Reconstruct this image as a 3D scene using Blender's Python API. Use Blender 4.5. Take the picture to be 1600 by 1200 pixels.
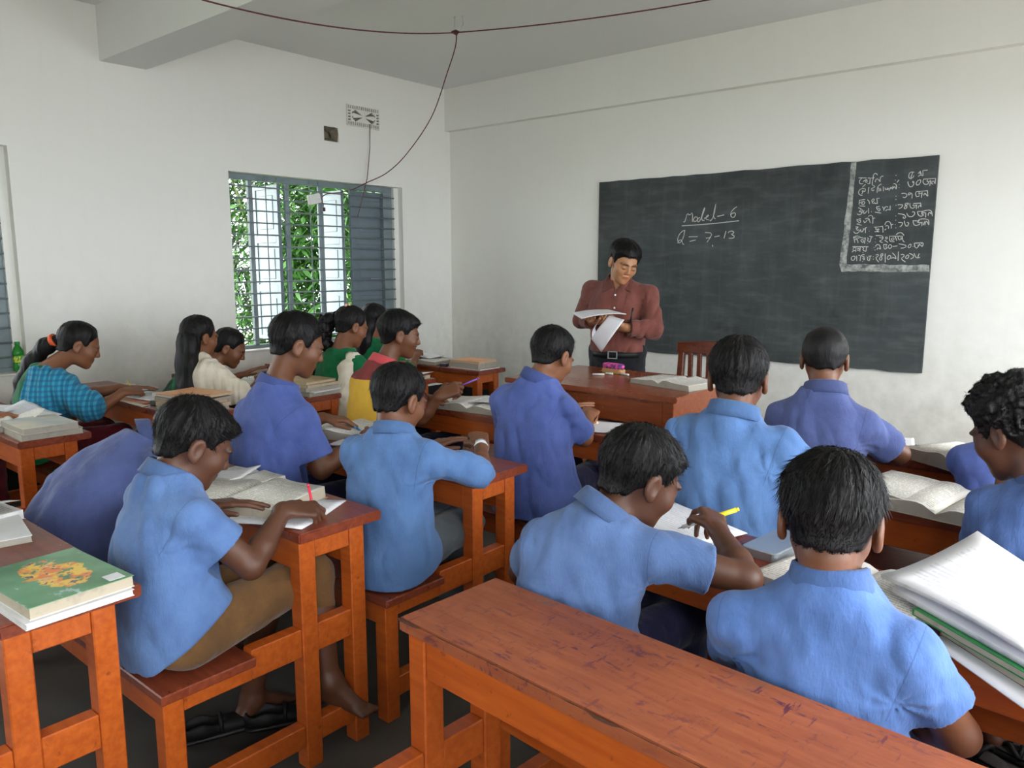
import bpy, bmesh, math, random
import numpy as np
from mathutils import Vector, Matrix
try:
    import openvdb as vdb
except Exception:
    import pyopenvdb as vdb

for o in list(bpy.data.objects):
    bpy.data.objects.remove(o, do_unlink=True)
SC = bpy.context.scene
COL = SC.collection

# ------------------------------------------------------------------ camera
CAM_POS = Vector((5.3531, -5.4470, 1.42))
YAW, PITCH, FPX = math.radians(-40.083), math.radians(8.738), 1211.97
def _cam():
    cy, sy, cp, sp = math.cos(YAW), math.sin(YAW), math.cos(PITCH), math.sin(PITCH)
    f = Vector((sy * cp, cy * cp, -sp)); r = Vector((cy, -sy, 0)); u = r.cross(f)
    c = bpy.data.cameras.new('camera'); c.sensor_width = 36; c.lens = FPX * 36 / 1600
    c.clip_start = .02
    o = bpy.data.objects.new('camera', c); COL.objects.link(o)
    m = Matrix((r, u, -f)).transposed().to_4x4(); m.translation = CAM_POS
    o.matrix_world = m; SC.camera = o
_cam()

# ------------------------------------------------------------------ light, sky, exposure
SKY, EXPO = 9.0, 0.55
vs = SC.view_settings
vs.view_transform = 'Standard'; vs.look = 'None'; vs.gamma = 1; vs.use_curve_mapping = False
vs.exposure = EXPO
w = bpy.data.worlds.new('overcast_sky'); SC.world = w; w.use_nodes = True
nt = w.node_tree; nt.nodes.clear()
wo = nt.nodes.new('ShaderNodeOutputWorld'); wb = nt.nodes.new('ShaderNodeBackground')
wg = nt.nodes.new('ShaderNodeTexCoord'); ws = nt.nodes.new('ShaderNodeSeparateXYZ'); wr = nt.nodes.new('ShaderNodeValToRGB')
nt.links.new(wg.outputs['Generated'], ws.inputs[0]); nt.links.new(ws.outputs[2], wr.inputs[0])
wr.color_ramp.elements[0].position = 0; wr.color_ramp.elements[0].color = (.86, .93, 1, 1)
wr.color_ramp.elements[1].position = .6; wr.color_ramp.elements[1].color = (1, 1, 1, 1)
nt.links.new(wr.outputs[0], wb.inputs[0]); wb.inputs[1].default_value = SKY
nt.links.new(wb.outputs[0], wo.inputs[0])
def portal(x, y, z, sy, sz, facing):          # sky portal in a window opening of the place
    l = bpy.data.lights.new('window_portal', 'AREA'); l.shape = 'RECTANGLE'; l.size = sz; l.size_y = sy
    l.cycles.is_portal = True
    o = bpy.data.objects.new('window_portal', l); COL.objects.link(o)
    o.location = (x, y, z); o.rotation_euler = (0, math.radians(90) * facing, 0)
SC.cycles.max_bounces = 10; SC.cycles.diffuse_bounces = 6; SC.cycles.glossy_bounces = 4
SC.cycles.transmission_bounces = 6; SC.cycles.caustics_reflective = False; SC.cycles.caustics_refractive = False
SC.cycles.sample_clamp_indirect = 8
SC.cycles.use_denoising = True

# ------------------------------------------------------------------ materials
def lin(c):
    return tuple(((v / 255) / 12.92 if v / 255 <= .04045 else ((v / 255 + .055) / 1.055) ** 2.4) for v in c)
class N:                                      # tiny node-graph helper
    def __init__(s, name):
        s.m = bpy.data.materials.new(name); s.m.use_nodes = True; s.t = s.m.node_tree; s.t.nodes.clear()
        s.out = s.t.nodes.new('ShaderNodeOutputMaterial'); s.b = s.t.nodes.new('ShaderNodeBsdfPrincipled')
        s.t.links.new(s.b.outputs[0], s.out.inputs[0])
    def n(s, typ, ins=None, **kw):
        nd = s.t.nodes.new('ShaderNode' + typ)
        for k, v in kw.items(): setattr(nd, k, v)
        for k, v in (ins or {}).items(): s.set(nd, k, v)
        return nd
    def set(s, nd, k, v):
        if isinstance(v, bpy.types.NodeSocket): s.t.links.new(v, nd.inputs[k])
        else:
            if isinstance(v, (tuple, list)) and len(v) == 3 and nd.inputs[k].type == 'RGBA': v = (*v, 1)
            nd.inputs[k].default_value = v
    def p(s, k, v): s.set(s.b, k, v)
    def coord(s, kind='Object', scale=(1, 1, 1), rot=(0, 0, 0)):
        c = s.n('TexCoord'); mp = s.n('Mapping', {'Vector': c.outputs[kind], 'Scale': scale, 'Rotation': rot})
        return mp.outputs[0]
    def noise(s, vec, scale, detail=4, rough=.6):
        return s.n('TexNoise', {'Vector': vec, 'Scale': scale, 'Detail': detail, 'Roughness': rough}).outputs[0]
    def ramp(s, fac, stops):
        r = s.n('ValToRGB', {'Fac': fac}); e = r.color_ramp.elements
        while len(e) < len(stops): e.new(.5)
        for i, (p, c) in enumerate(stops):
            e[i].position = p; e[i].color = (*c, 1) if len(c) == 3 else c
        return r.outputs[0]
    def mix(s, fac, a, b, mode='MIX'):
        m = s.n('Mix', data_type='RGBA', blend_type=mode); s.set(m, 0, fac); s.set(m, 6, a); s.set(m, 7, b)
        return m.outputs[2]
    def math(s, op, a, b=0.0, c=0.0):
        m = s.n('Math', operation=op); s.set(m, 0, a); s.set(m, 1, b); s.set(m, 2, c); return m.outputs[0]
    def bump(s, h, strength=.3, dist=.002):
        s.p('Normal', s.n('Bump', {'Height': h, 'Strength': strength, 'Distance': dist}).outputs[0])
G3 = lambda v: (v, v, v)
def plain(name, c, rough=.6, var=.12, scale=6, bump=0, bscale=120, metal=0, spec=.5, c2=None):
    m = N(name); v = m.coord(); c = lin(c); c2 = lin(c2) if c2 else tuple(x * (1 - var * 2) for x in c)
    n = m.noise(v, scale); m.p('Base Color', m.ramp(n, [(.3, c2), (.7, c)]))
    m.p('Roughness', rough); m.p('Metallic', metal); m.p('Specular IOR Level', spec)
    if bump: m.bump(m.noise(v, bscale), bump)
    return m.m
def wall_mat(name, c, stain=.5, zdirt=True):
    m = N(name); v = m.coord(); c = lin(c)
    n1 = m.noise(v, 1.3, 6); n2 = m.noise(v, 9, 5); n3 = m.noise(m.coord(scale=(6, 6, .7)), 3, 5)
    col = m.mix(m.math('MULTIPLY', m.ramp(n1, [(.35, G3(1)), (.75, G3(0))]), .10 * stain * 2), c, tuple(x * .72 for x in c))
    col = m.mix(m.math('MULTIPLY', m.ramp(n3, [(.5, G3(0)), (.8, G3(1))]), .08 * stain), col, lin((178, 172, 158)))
    if zdirt:                                  # hand and bag smudges at pupil height
        z = m.n('SeparateXYZ', {0: m.coord()}).outputs[2]
        band = m.ramp(m.math('MULTIPLY', z, .5), [(.1, G3(1)), (.55, G3(.25)), (.8, G3(0))])
        f = m.math('MULTIPLY', m.math('MULTIPLY', band, m.ramp(n2, [(.35, G3(0)), (.75, G3(1))])), .5)
        col = m.mix(f, col, lin((168, 164, 156)))
        sp = m.ramp(m.noise(v, 30, 2), [(.735, G3(0)), (.75, G3(1))])
        col = m.mix(m.math('MULTIPLY', m.math('MULTIPLY', sp, band), .5), col, lin((120, 112, 104)))
    m.p('Base Color', col); m.p('Roughness', .9); m.p('Specular IOR Level', .2)
    m.bump(m.noise(v, 45, 4), .12, .004)
    return m.m
def wood_mat(name, c, c2, rough=.38, ink=0.0, grain=(1.2, 14, 14), rvar=.11, worn=.35):
    m = N(name); v = m.coord(); c, c2 = lin(c), lin(c2)
    g = m.noise(m.coord(scale=grain), 4, 6); n = m.noise(v, 3.2, 5)
    col = m.mix(m.ramp(g, [(.35, G3(0)), (.65, G3(1))]), c2, c)
    col = m.mix(m.math('MULTIPLY', m.ramp(n, [(.4, G3(1)), (.6, G3(0))]), worn), col, tuple(x * .62 for x in c2))
    spk = m.ramp(m.noise(v, 38, 3), [(.66, G3(0)), (.72, G3(1))])
    col = m.mix(m.math('MULTIPLY', spk, .45), col, lin((70, 38, 26)))
    if ink:
        a = m.ramp(m.noise(v, 11, 8, .78), [(.575, G3(0)), (.64, G3(1))])
        b = m.ramp(m.noise(m.coord(rot=(0, 0, .7), scale=(14, 60, 30)), 1.2, 5, .7), [(.585, G3(0)), (.63, G3(1))])
        d = m.ramp(m.noise(m.coord(rot=(0, 0, -.5), scale=(60, 11, 30)), 1.0, 5, .7), [(.60, G3(0)), (.64, G3(1))])
        msk = m.ramp(m.noise(v, 2.6, 3), [(.36, G3(.12)), (.55, G3(1))])
        f = m.math('MULTIPLY', m.math('MAXIMUM', a, m.math('MAXIMUM', b, d)), m.math('MULTIPLY', msk, ink))
        col = m.mix(f, col, lin((78, 30, 48)))
        e = m.ramp(m.noise(v, 5.5, 4), [(.64, G3(0)), (.7, G3(1))])
        col = m.mix(m.math('MULTIPLY', e, .35 * ink), col, lin((112, 84, 60)))
    m.p('Base Color', col)
    m.p('Roughness', m.ramp(m.noise(v, 7, 5), [(.3, G3(rough - rvar * .7)), (.7, G3(rough + rvar))]))
    m.p('Specular IOR Level', .5)
    m.bump(g, .08, .002)
    return m.m
def cloth_mat(name, c, c2=None, rough=.85, check=None, seam=True):
    m = N(name); v = m.coord('Generated' if False else 'Object'); c = lin(c); c2 = lin(c2) if c2 else tuple(x * .78 for x in c)
    n = m.noise(v, 9, 5); col = m.mix(m.ramp(n, [(.35, G3(0)), (.7, G3(1))]), c2, c)
    wv = m.noise(m.coord(scale=(260, 260, 60)), 1, 2); wv2 = m.noise(m.coord(scale=(40, 40, 420)), 1, 2)
    col = m.mix(m.math('MULTIPLY', wv, .10), col, tuple(min(1, x * 1.4) for x in c))
    if check:
        x, y, z = m.n('SeparateXYZ', {0: m.coord()}).outputs
        d = m.math('ADD', x, y)
        s1 = m.math('GREATER_THAN', m.math('SINE', m.math('MULTIPLY', d, 190)), .2)
        s2 = m.math('GREATER_THAN', m.math('SINE', m.math('MULTIPLY', z, 240)), .2)
        col = m.mix(m.math('MULTIPLY', s1, .55), col, lin(check[0])); col = m.mix(m.math('MULTIPLY', s2, .45), col, lin(check[1]))
    if seam:
        a = m.n('Attribute', attribute_name='seam'); xs = m.n('SeparateXYZ', {0: a.outputs['Vector']}).outputs
        f = 0.0
        for q in xs[:2]:
            l = m.math('LESS_THAN', m.math('ABSOLUTE', q), .0011); f = m.math('MAXIMUM', l, f)
        col = m.mix(m.math('MULTIPLY', f, .4), col, tuple(x * .3 for x in c))
    m.p('Base Color', col); m.p('Roughness', rough); m.p('Specular IOR Level', .15)
    m.p('Sheen Weight', .12); m.p('Sheen Roughness', .5)
    h = m.math('ADD', m.math('MULTIPLY', wv, .25), m.math('ADD', m.math('MULTIPLY', m.noise(m.coord(scale=(1, 1, .45)), 26, 4, .55), 1.6), m.math('MULTIPLY', m.noise(v, 60, 3), .22))); m.bump(h, .55, .006)
    return m.m
def skin_mat(name, rough=.5):
    m = N(name); a = m.n('Attribute', attribute_name='paint'); v = m.coord()
    col = m.mix(m.math('MULTIPLY', m.noise(v, 25, 4), .35), a.outputs['Color'], G3(.7), 'MULTIPLY')
    m.p('Base Color', col); m.p('Roughness', rough); m.p('Specular IOR Level', .4)
    m.p('Subsurface Weight', .06); m.p('Subsurface Radius', (.012, .004, .002)); m.p('Subsurface Scale', .5)
    m.bump(m.noise(v, 260, 3), .12, .001)
    return m.m
def hair_mat(name, c=(13, 11, 11), c2=(30, 27, 27)):
    m = N(name); a = m.n('Attribute', attribute_name='flow'); xyz = m.n('SeparateXYZ', {0: a.outputs['Vector']}).outputs
    v = m.n('CombineXYZ', {0: m.math('MULTIPLY', xyz[0], 34), 1: m.math('MULTIPLY', xyz[1], 34), 2: m.math('MULTIPLY', xyz[2], 2.2)}).outputs[0]
    n = m.noise(v, 1.0, 5, .7)
    m.p('Base Color', m.mix(m.ramp(n, [(.48, G3(0)), (.78, G3(1))]), lin(c), lin(c2)))
    m.p('Roughness', .48); m.p('Specular IOR Level', .22); m.bump(n, .6, .003)
    return m.m
def page_mat(name, c=(226, 224, 218), ink=(120, 120, 122), rows=170, cover=.75, gap=None, print_=True, col2=None):
    """paper with lines of small print on the flat pages (UV: u across, v down, 0..1); sides of the block are page edges"""
    m = N(name); uv = m.n('TexCoord').outputs['UV']; u, vv, _ = m.n('SeparateXYZ', {0: uv}).outputs
    ob = m.coord(); c = lin(c)
    col = m.mix(m.math('MULTIPLY', m.noise(ob, 14, 4), .35), c, tuple(x * .8 for x in c))
    if print_:
        ln = m.math('GREATER_THAN', m.math('SINE', m.math('MULTIPLY', vv, rows)), .05)
        w1 = m.noise(m.n('CombineXYZ', {0: m.math('MULTIPLY', u, 46), 1: m.math('FLOOR', m.math('MULTIPLY', vv, rows / 6.2832)), 2: .3}).outputs[0], 1, 2)
        wd = m.math('GREATER_THAN', w1, .44)
        blk = m.math('GREATER_THAN', m.noise(m.n('CombineXYZ', {0: m.math('MULTIPLY', u, 2.2), 1: m.math('MULTIPLY', vv, 6), 2: 1.7}).outputs[0], 1.3, 1), .5 - cover * .22)
        inx = m.math('MULTIPLY', m.math('GREATER_THAN', u, .07), m.math('LESS_THAN', u, .93))
        iny = m.math('MULTIPLY', m.math('GREATER_THAN', vv, .06), m.math('LESS_THAN', vv, .94))
        f = m.math('MULTIPLY', m.math('MULTIPLY', ln, wd), m.math('MULTIPLY', blk, m.math('MULTIPLY', inx, iny)))
        col = m.mix(m.math('MULTIPLY', f, .45), col, lin(ink))
    m.p('Base Color', col); m.p('Roughness', .8); m.p('Specular IOR Level', .2)
    m.bump(m.noise(ob, 60, 3), .15, .002)
    return m.m
def edge_mat(name, c):
    m = N(name); z = m.n('SeparateXYZ', {0: m.coord()}).outputs[2]; c = lin(c)
    s = m.noise(m.n('CombineXYZ', {0: 0.0, 1: 0.0, 2: m.math('MULTIPLY', z, 1500)}).outputs[0], 1, 2)
    n = m.noise(m.coord(), 22, 4)
    col = m.mix(m.ramp(s, [(.35, G3(0)), (.65, G3(1))]), tuple(x * .62 for x in c), c)
    col = m.mix(m.math('MULTIPLY', m.ramp(n, [(.55, G3(0)), (.75, G3(1))]), .35), col, lin((105, 98, 90)))
    m.p('Base Color', col); m.p('Roughness', .85); m.p('Specular IOR Level', .15)
    return m.m

# ------------------------------------------------------------------ object helpers
def tag(o, label=None, cat=None, group=None, kind=None):
    if label: o['label'] = label
    if cat: o['category'] = cat
    if group: o['group'] = group
    if kind: o['kind'] = kind
    return o
def thing(name, label, cat, loc=(0, 0, 0), rz=0.0, group=None):
    o = bpy.data.objects.new(name, None); COL.objects.link(o); o.empty_display_size = .05
    o.location = loc; o.rotation_euler = (0, 0, rz)
    return tag(o, label, cat, group)
def link(name, me, mat, parent=None, world=False, label=None, kind=None):
    o = bpy.data.objects.new(name, me); COL.objects.link(o)
    for m in (mat if isinstance(mat, (list, tuple)) else [mat]):
        if m is not None and len(me.materials) < (len(mat) if isinstance(mat, (list, tuple)) else 1): me.materials.append(m)
    if parent:
        o.parent = parent
        if world:
            q = parent; mw = Matrix.Identity(4)
            chain = []
            while q: chain.append(q); q = q.parent
            for q in reversed(chain):
                mw = mw @ q.matrix_parent_inverse @ Matrix.LocRotScale(q.location, q.rotation_euler, q.scale) if q is not chain[-1] else Matrix.LocRotScale(q.location, q.rotation_euler, q.scale)
            o.matrix_parent_inverse = mw.inverted()
    return tag(o, label, None, None, kind)
class MB:
    """collects faces of ONE part"""
    def __init__(s): s.v = []; s.f = []; s.mi = []; s.uv = {}; s.sm = []
    def add(s, vs_, fs, mi=0, smooth=False):
        b = len(s.v); s.v += [tuple(map(float, v)) for v in vs_]
        for f in fs: s.f.append([b + i for i in f]); s.mi.append(mi); s.sm.append(smooth)
        return s
    def box(s, x0, y0, z0, x1, y1, z1, mi=0):
        return s.add([(x0, y0, z0), (x1, y0, z0), (x1, y1, z0), (x0, y1, z0), (x0, y0, z1), (x1, y0, z1), (x1, y1, z1), (x0, y1, z1)],
                     [(0, 3, 2, 1), (4, 5, 6, 7), (0, 1, 5, 4), (1, 2, 6, 5), (2, 3, 7, 6), (3, 0, 4, 7)], mi)
    def obox(s, c, ax, ay, az, mi=0):          # oriented box from centre and half-axes
        c, ax, ay, az = map(np.asarray, (c, ax, ay, az))
        P = [c + i * ax + j * ay + k * az for k in (-1, 1) for j in (-1, 1) for i in (-1, 1)]
        return s.add(P, [(0, 2, 3, 1), (4, 5, 7, 6), (0, 1, 5, 4), (1, 3, 7, 5), (3, 2, 6, 7), (2, 0, 4, 6)], mi)
    def tube(s, pts, r, n=8, mi=0, cap=True, r2=None):
        pts = [np.asarray(p, float) for p in pts]; rings = []
        up = np.array((0, 0, 1.)); N_ = len(pts)
        rr = r if isinstance(r, (list, tuple)) else [r + ((r2 if r2 is not None else r) - r) * i / max(1, N_ - 1) for i in range(N_)]
        V = []
        for i, p in enumerate(pts):
            d = pts[min(i + 1, N_ - 1)] - pts[max(i - 1, 0)]; d = d / (np.linalg.norm(d) + 1e-9)
            a = np.cross(d, up)
            if np.linalg.norm(a) < .05: a = np.cross(d, (1, 0, 0))
            a /= np.linalg.norm(a); b = np.cross(a, d)
            V += [p + rr[i] * (math.cos(t) * a + math.sin(t) * b) for t in np.linspace(0, 2 * math.pi, n, endpoint=False)]
        F = [(i * n + j, i * n + (j + 1) % n, (i + 1) * n + (j + 1) % n, (i + 1) * n + j) for i in range(N_ - 1) for j in range(n)]
        s.add(V, F, mi, True)
        if cap:
            b = len(s.v) - N_ * n
            s.f += [[b + j for j in range(n)][::-1], [b + (N_ - 1) * n + j for j in range(n)]]; s.mi += [mi, mi]; s.sm += [False, False]
        return s
    def mesh(s, name, bevel=0, seg=1, recalc=True):
        me = bpy.data.meshes.new(name); me.from_pydata(s.v, [], s.f)
        me.polygons.foreach_set('material_index', s.mi); me.polygons.foreach_set('use_smooth', s.sm)
        if bevel or recalc:
            bm = bmesh.new(); bm.from_mesh(me)
            if recalc: bmesh.ops.recalc_face_normals(bm, faces=bm.faces)
            if bevel: bmesh.ops.bevel(bm, geom=bm.edges[:], offset=bevel, segments=seg, affect='EDGES', clamp_overlap=True)
            bm.to_mesh(me); bm.free()
        me.update(); return me
    def put(s, name, mat, parent=None, bevel=0, seg=1, label=None, kind=None, world=False, recalc=True):
        return link(name, s.mesh(name, bevel, seg, recalc), mat, parent, world, label, kind)
def B(*a): return MB().box(*a)
# ------------------------------------------------------------------ figure engine: bodies and clothes as smooth implicit surfaces
def unit(v):
    v = np.asarray(v, float); return v / max(np.linalg.norm(v), 1e-9)
A_ = lambda *v: np.array(v, float)
def _hash(i, j, k, sd):
    n = (i.astype(np.int64) * 73856093) ^ (j.astype(np.int64) * 19349663) ^ (k.astype(np.int64) * 83492791) ^ (sd * 2654435761)
    n = (n ^ (n >> 13)) * 1274126177 & 0x7fffffff
    return ((n >> 7) & 0xffff).astype(np.float32) / 65535.
def vnoise(x, y, z, sd=0):
    i, j, k = np.floor(x), np.floor(y), np.floor(z); u, v, w_ = x - i, y - j, z - k
    u, v, w_ = (t * t * (3 - 2 * t) for t in (u, v, w_)); r = 0
    for a in (0, 1):
        for b in (0, 1):
            for c in (0, 1):
                r = r + _hash(i + a, j + b, k + c, sd) * (u if a else 1 - u) * (v if b else 1 - v) * (w_ if c else 1 - w_)
    return r * 2 - 1
def smin(a, b, k):
    if k <= 0: return np.minimum(a, b)
    h = np.maximum(k - np.abs(a - b), 0) / k
    return np.minimum(a, b) - h * h * k * .25
def smax(a, b, k): return -smin(-a, -b, k)
def sstep(a, b, x):
    t = np.clip((x - a) / (b - a), 0, 1); return t * t * (3 - 2 * t)
def d_cap(X, a, b, ra, rb, w=None, f=1.0):
    ba = b - a; bb = float(ba @ ba) + 1e-12
    q = [X[i] - a[i] for i in range(3)]
    t = np.clip((q[0] * ba[0] + q[1] * ba[1] + q[2] * ba[2]) / bb, 0, 1)
    p = [q[i] - ba[i] * t for i in range(3)]
    d2 = p[0] ** 2 + p[1] ** 2 + p[2] ** 2
    if w is not None:
        c = p[0] * w[0] + p[1] * w[1] + p[2] * w[2]; d2 = d2 + c * c * (f * f - 1)
    return np.sqrt(d2) - (ra + (rb - ra) * t)
def d_ell(X, c, R, r):
    q = [X[i] - c[i] for i in range(3)]
    l = [(q[0] * R[0][i] + q[1] * R[1][i] + q[2] * R[2][i]) for i in range(3)] if R is not None else q
    k0 = np.sqrt(sum((l[i] / r[i]) ** 2 for i in range(3))); k1 = np.sqrt(sum((l[i] / r[i] ** 2) ** 2 for i in range(3)))
    return k0 * (k0 - 1) / np.maximum(k1, 1e-6)
def d_loft(X, T, C, Lx, Dx, A, Bv, org, ax, p=2.4):
    """one smooth limb or trunk: sections interpolated along the axis"""
    q = [X[i] - org[i] for i in range(3)]
    tr = q[0] * ax[0] + q[1] * ax[1] + q[2] * ax[2] + 0 * X[0] + 0 * X[1] + 0 * X[2]; t = np.clip(tr, T[0], T[-1]); e = tr - t
    I = lambda v: np.interp(t, T, v).astype(np.float32)
    d = [X[i] - I(C[:, i]) - e * ax[i] for i in range(3)]
    lx = sum(d[i] * I(Lx[:, i]) for i in range(3)); dx = sum(d[i] * I(Dx[:, i]) for i in range(3))
    a, b = I(A), I(Bv)
    k0 = ((np.abs(lx) / a) ** p + (np.abs(dx) / b) ** p) ** (1 / p); k1 = np.sqrt((lx / a ** 2) ** 2 + (dx / b ** 2) ** 2)
    rad = np.where(k1 > 1e-3, k0 * (k0 - 1) / np.maximum(k1, 1e-3), -np.minimum(a, b))
    return np.where(np.abs(e) < 1e-7, rad, np.sqrt(np.maximum(rad, 0) ** 2 + e ** 2))
def d_stub(X, e, d, r, L):                     # open cylinder used to trim a cuff square to the arm
    q = [X[i] - e[i] for i in range(3)]; t = q[0] * d[0] + q[1] * d[1] + q[2] * d[2]
    rr = np.sqrt(np.maximum(q[0] ** 2 + q[1] ** 2 + q[2] ** 2 - t * t, 0))
    return np.maximum(np.maximum(-t, t - L), rr - r)
class Field:
    def __init__(s, lo, hi, h):
        s.h = h; s.lo = np.array(lo, float); s.n = np.ceil((np.array(hi) - s.lo) / h).astype(int) + 1
        s.F = np.full(s.n, .5, np.float32)
    def win(s, lo, hi):
        a = np.clip(np.floor((np.array(lo) - s.lo) / s.h).astype(int), 0, s.n); b = np.clip(np.ceil((np.array(hi) - s.lo) / s.h).astype(int) + 1, 0, s.n)
        if (b <= a).any(): return None, None
        ax = [(s.lo[i] + s.h * np.arange(a[i], b[i])).astype(np.float32) for i in range(3)]
        return tuple(slice(a[i], b[i]) for i in range(3)), np.meshgrid(*ax, indexing='ij', sparse=True)
    def put(s, fn, lo, hi, k=0.0, op='u', pad=None):
        pad = (k + 3 * s.h) if pad is None else pad
        sl, X = s.win(np.array(lo) - pad, np.array(hi) + pad)
        if sl is None: return
        d = fn(X); F = s.F[sl]
        s.F[sl] = smin(F, d, k) if op == 'u' else smax(F, -d, k) if op == 's' else smax(F, d, k)
    def cap(s, a, b, ra, rb=None, k=.01, op='u', w=None, f=1.0):
        a, b = np.asarray(a, float), np.asarray(b, float); rb = ra if rb is None else rb; r = max(ra, rb)
        s.put(lambda X: d_cap(X, a, b, ra, rb, w, f), np.minimum(a, b) - r, np.maximum(a, b) + r, k, op)
    def ell(s, c, r, R=None, k=.01, op='u'):
        c = np.asarray(c, float); m = max(r)
        s.put(lambda X: d_ell(X, c, R, r), c - m, c + m, k, op)
    def loft(s, S, k=.02, p=2.4):
        ax = unit(S[-1][0] - S[0][0]); org = S[0][0]; t = np.array([(q[0] - org) @ ax for q in S])
        T = np.linspace(t[0], t[-1], 48); ker = np.exp(-(np.arange(-6, 7) / 3.) ** 2); ker /= ker.sum()
        def sm(v):
            w_ = np.interp(T, t, v); return np.convolve(np.pad(w_, 6, 'edge'), ker, 'valid')
        col = lambda j, i: sm([q[j][i] for q in S]); C = np.stack([col(0, i) for i in range(3)], 1)
        C += np.outer(T - (C - org) @ ax, ax)
        Lx = np.stack([col(1, i) for i in range(3)], 1); Dx = np.stack([col(2, i) for i in range(3)], 1)
        A, Bv = sm([q[3] for q in S]), sm([q[4] for q in S]); m = max(A.max(), Bv.max())
        s.put(lambda X: d_loft(X, T, C, Lx, Dx, A, Bv, org, ax, p), C.min(0) - m, C.max(0) + m, k)
    def cut(s, pt, nrm, lo=None, hi=None, k=.0):   # keeps the side the normal points away from
        pt, nrm = np.asarray(pt, float), unit(nrm)
        fn = lambda X: (X[0] - pt[0]) * nrm[0] + (X[1] - pt[1]) * nrm[1] + (X[2] - pt[2]) * nrm[2]
        if lo is None: lo, hi = s.lo, s.lo + s.n * s.h
        s.put(fn, lo, hi, k, 'i', 0)
    def near(s, fn, width=.02):
        idx = np.nonzero(np.abs(s.F) < width)
        P = [(s.lo[i] + s.h * idx[i]).astype(np.float32) for i in range(3)]
        s.F[idx] += fn(*P)
    def polys(s, adapt=0.0):
        b = 3 * s.h; F = s.F.copy()
        for ax in range(3):                     # close the field at the border of its box
            sl = [slice(None)] * 3
            for e in (0, -1): sl[ax] = e; F[tuple(sl)] = b
        A = np.ascontiguousarray(np.clip(F, -b, b), np.float32)
        g = vdb.FloatGrid(b); g.copyFromArray(A)
        p, t, q = g.convertToPolygons(0.0, adapt)
        p = np.asarray(p, np.float64) * s.h + s.lo
        return p, np.asarray(t, np.int64).reshape(-1, 3), np.asarray(q, np.int64).reshape(-1, 4)
def sdf_mesh(name, parts, attrs=None):
    """parts: list of (points, tris, quads) -> one smooth mesh; attrs: {name: (type, fn(points))}"""
    P = np.concatenate([p[0] for p in parts]); T = []; Q = []; b = 0
    for p, t, q in parts:
        if len(t): T.append(t + b)
        if len(q): Q.append(q + b)
        b += len(p)
    T = np.concatenate(T) if T else np.zeros((0, 3), np.int64); Q = np.concatenate(Q) if Q else np.zeros((0, 4), np.int64)
    T = T[:, ::-1]; Q = Q[:, ::-1]
    me = bpy.data.meshes.new(name); me.vertices.add(len(P)); me.vertices.foreach_set('co', P.astype(np.float32).ravel())
    L = np.concatenate([T.ravel(), Q.ravel()]).astype(np.int32); me.loops.add(len(L)); me.loops.foreach_set('vertex_index', L)
    tot = np.concatenate([np.full(len(T), 3), np.full(len(Q), 4)]).astype(np.int32); st = np.concatenate([[0], np.cumsum(tot)[:-1]]).astype(np.int32)
    me.polygons.add(len(tot)); me.polygons.foreach_set('loop_start', st)
    me.polygons.foreach_set('use_smooth', np.ones(len(tot), bool))
    me.update(calc_edges=True)
    for nm, (ty, fn) in (attrs or {}).items():
        v = fn(P).astype(np.float32)
        a = me.attributes.new(nm, ty, 'POINT'); a.data.foreach_set('color' if ty == 'FLOAT_COLOR' else 'vector', v.ravel())
    return me
def ik(a, c, U, L, pole):
    a, c = np.asarray(a, float), np.asarray(c, float); d = c - a; D = np.linalg.norm(d)
    if D > (U + L) * .995: c = a + d / D * (U + L) * .995; d = c - a; D = np.linalg.norm(d)
    x = (U * U - L * L + D * D) / (2 * D); h = math.sqrt(max(U * U - x * x, 0)); n = d / D
    p = np.asarray(pole, float) - n * (np.asarray(pole, float) @ n)
    return a + n * x + unit(p) * h, c
FIN = [(.027, .088, (.040, .024, .020), .0080), (.009, .092, (.044, .028, .021), .0083), (-.009, .087, (.041, .026, .020), .0079), (-.026, .079, (.032, .020, .018), .0070)]
POSE = {'flat': [(8, 10, 6), (6, 10, 6), (8, 10, 6), (12, 12, 8)], 'relax': [(25, 30, 18), (30, 35, 20), (36, 40, 22), (42, 40, 22)],
        'grip': [(38, 48, 22), (52, 60, 28), (66, 72, 36), (74, 74, 40)], 'hold': [(35, 35, 20), (40, 42, 22), (45, 45, 25), (50, 45, 25)]}
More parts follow.
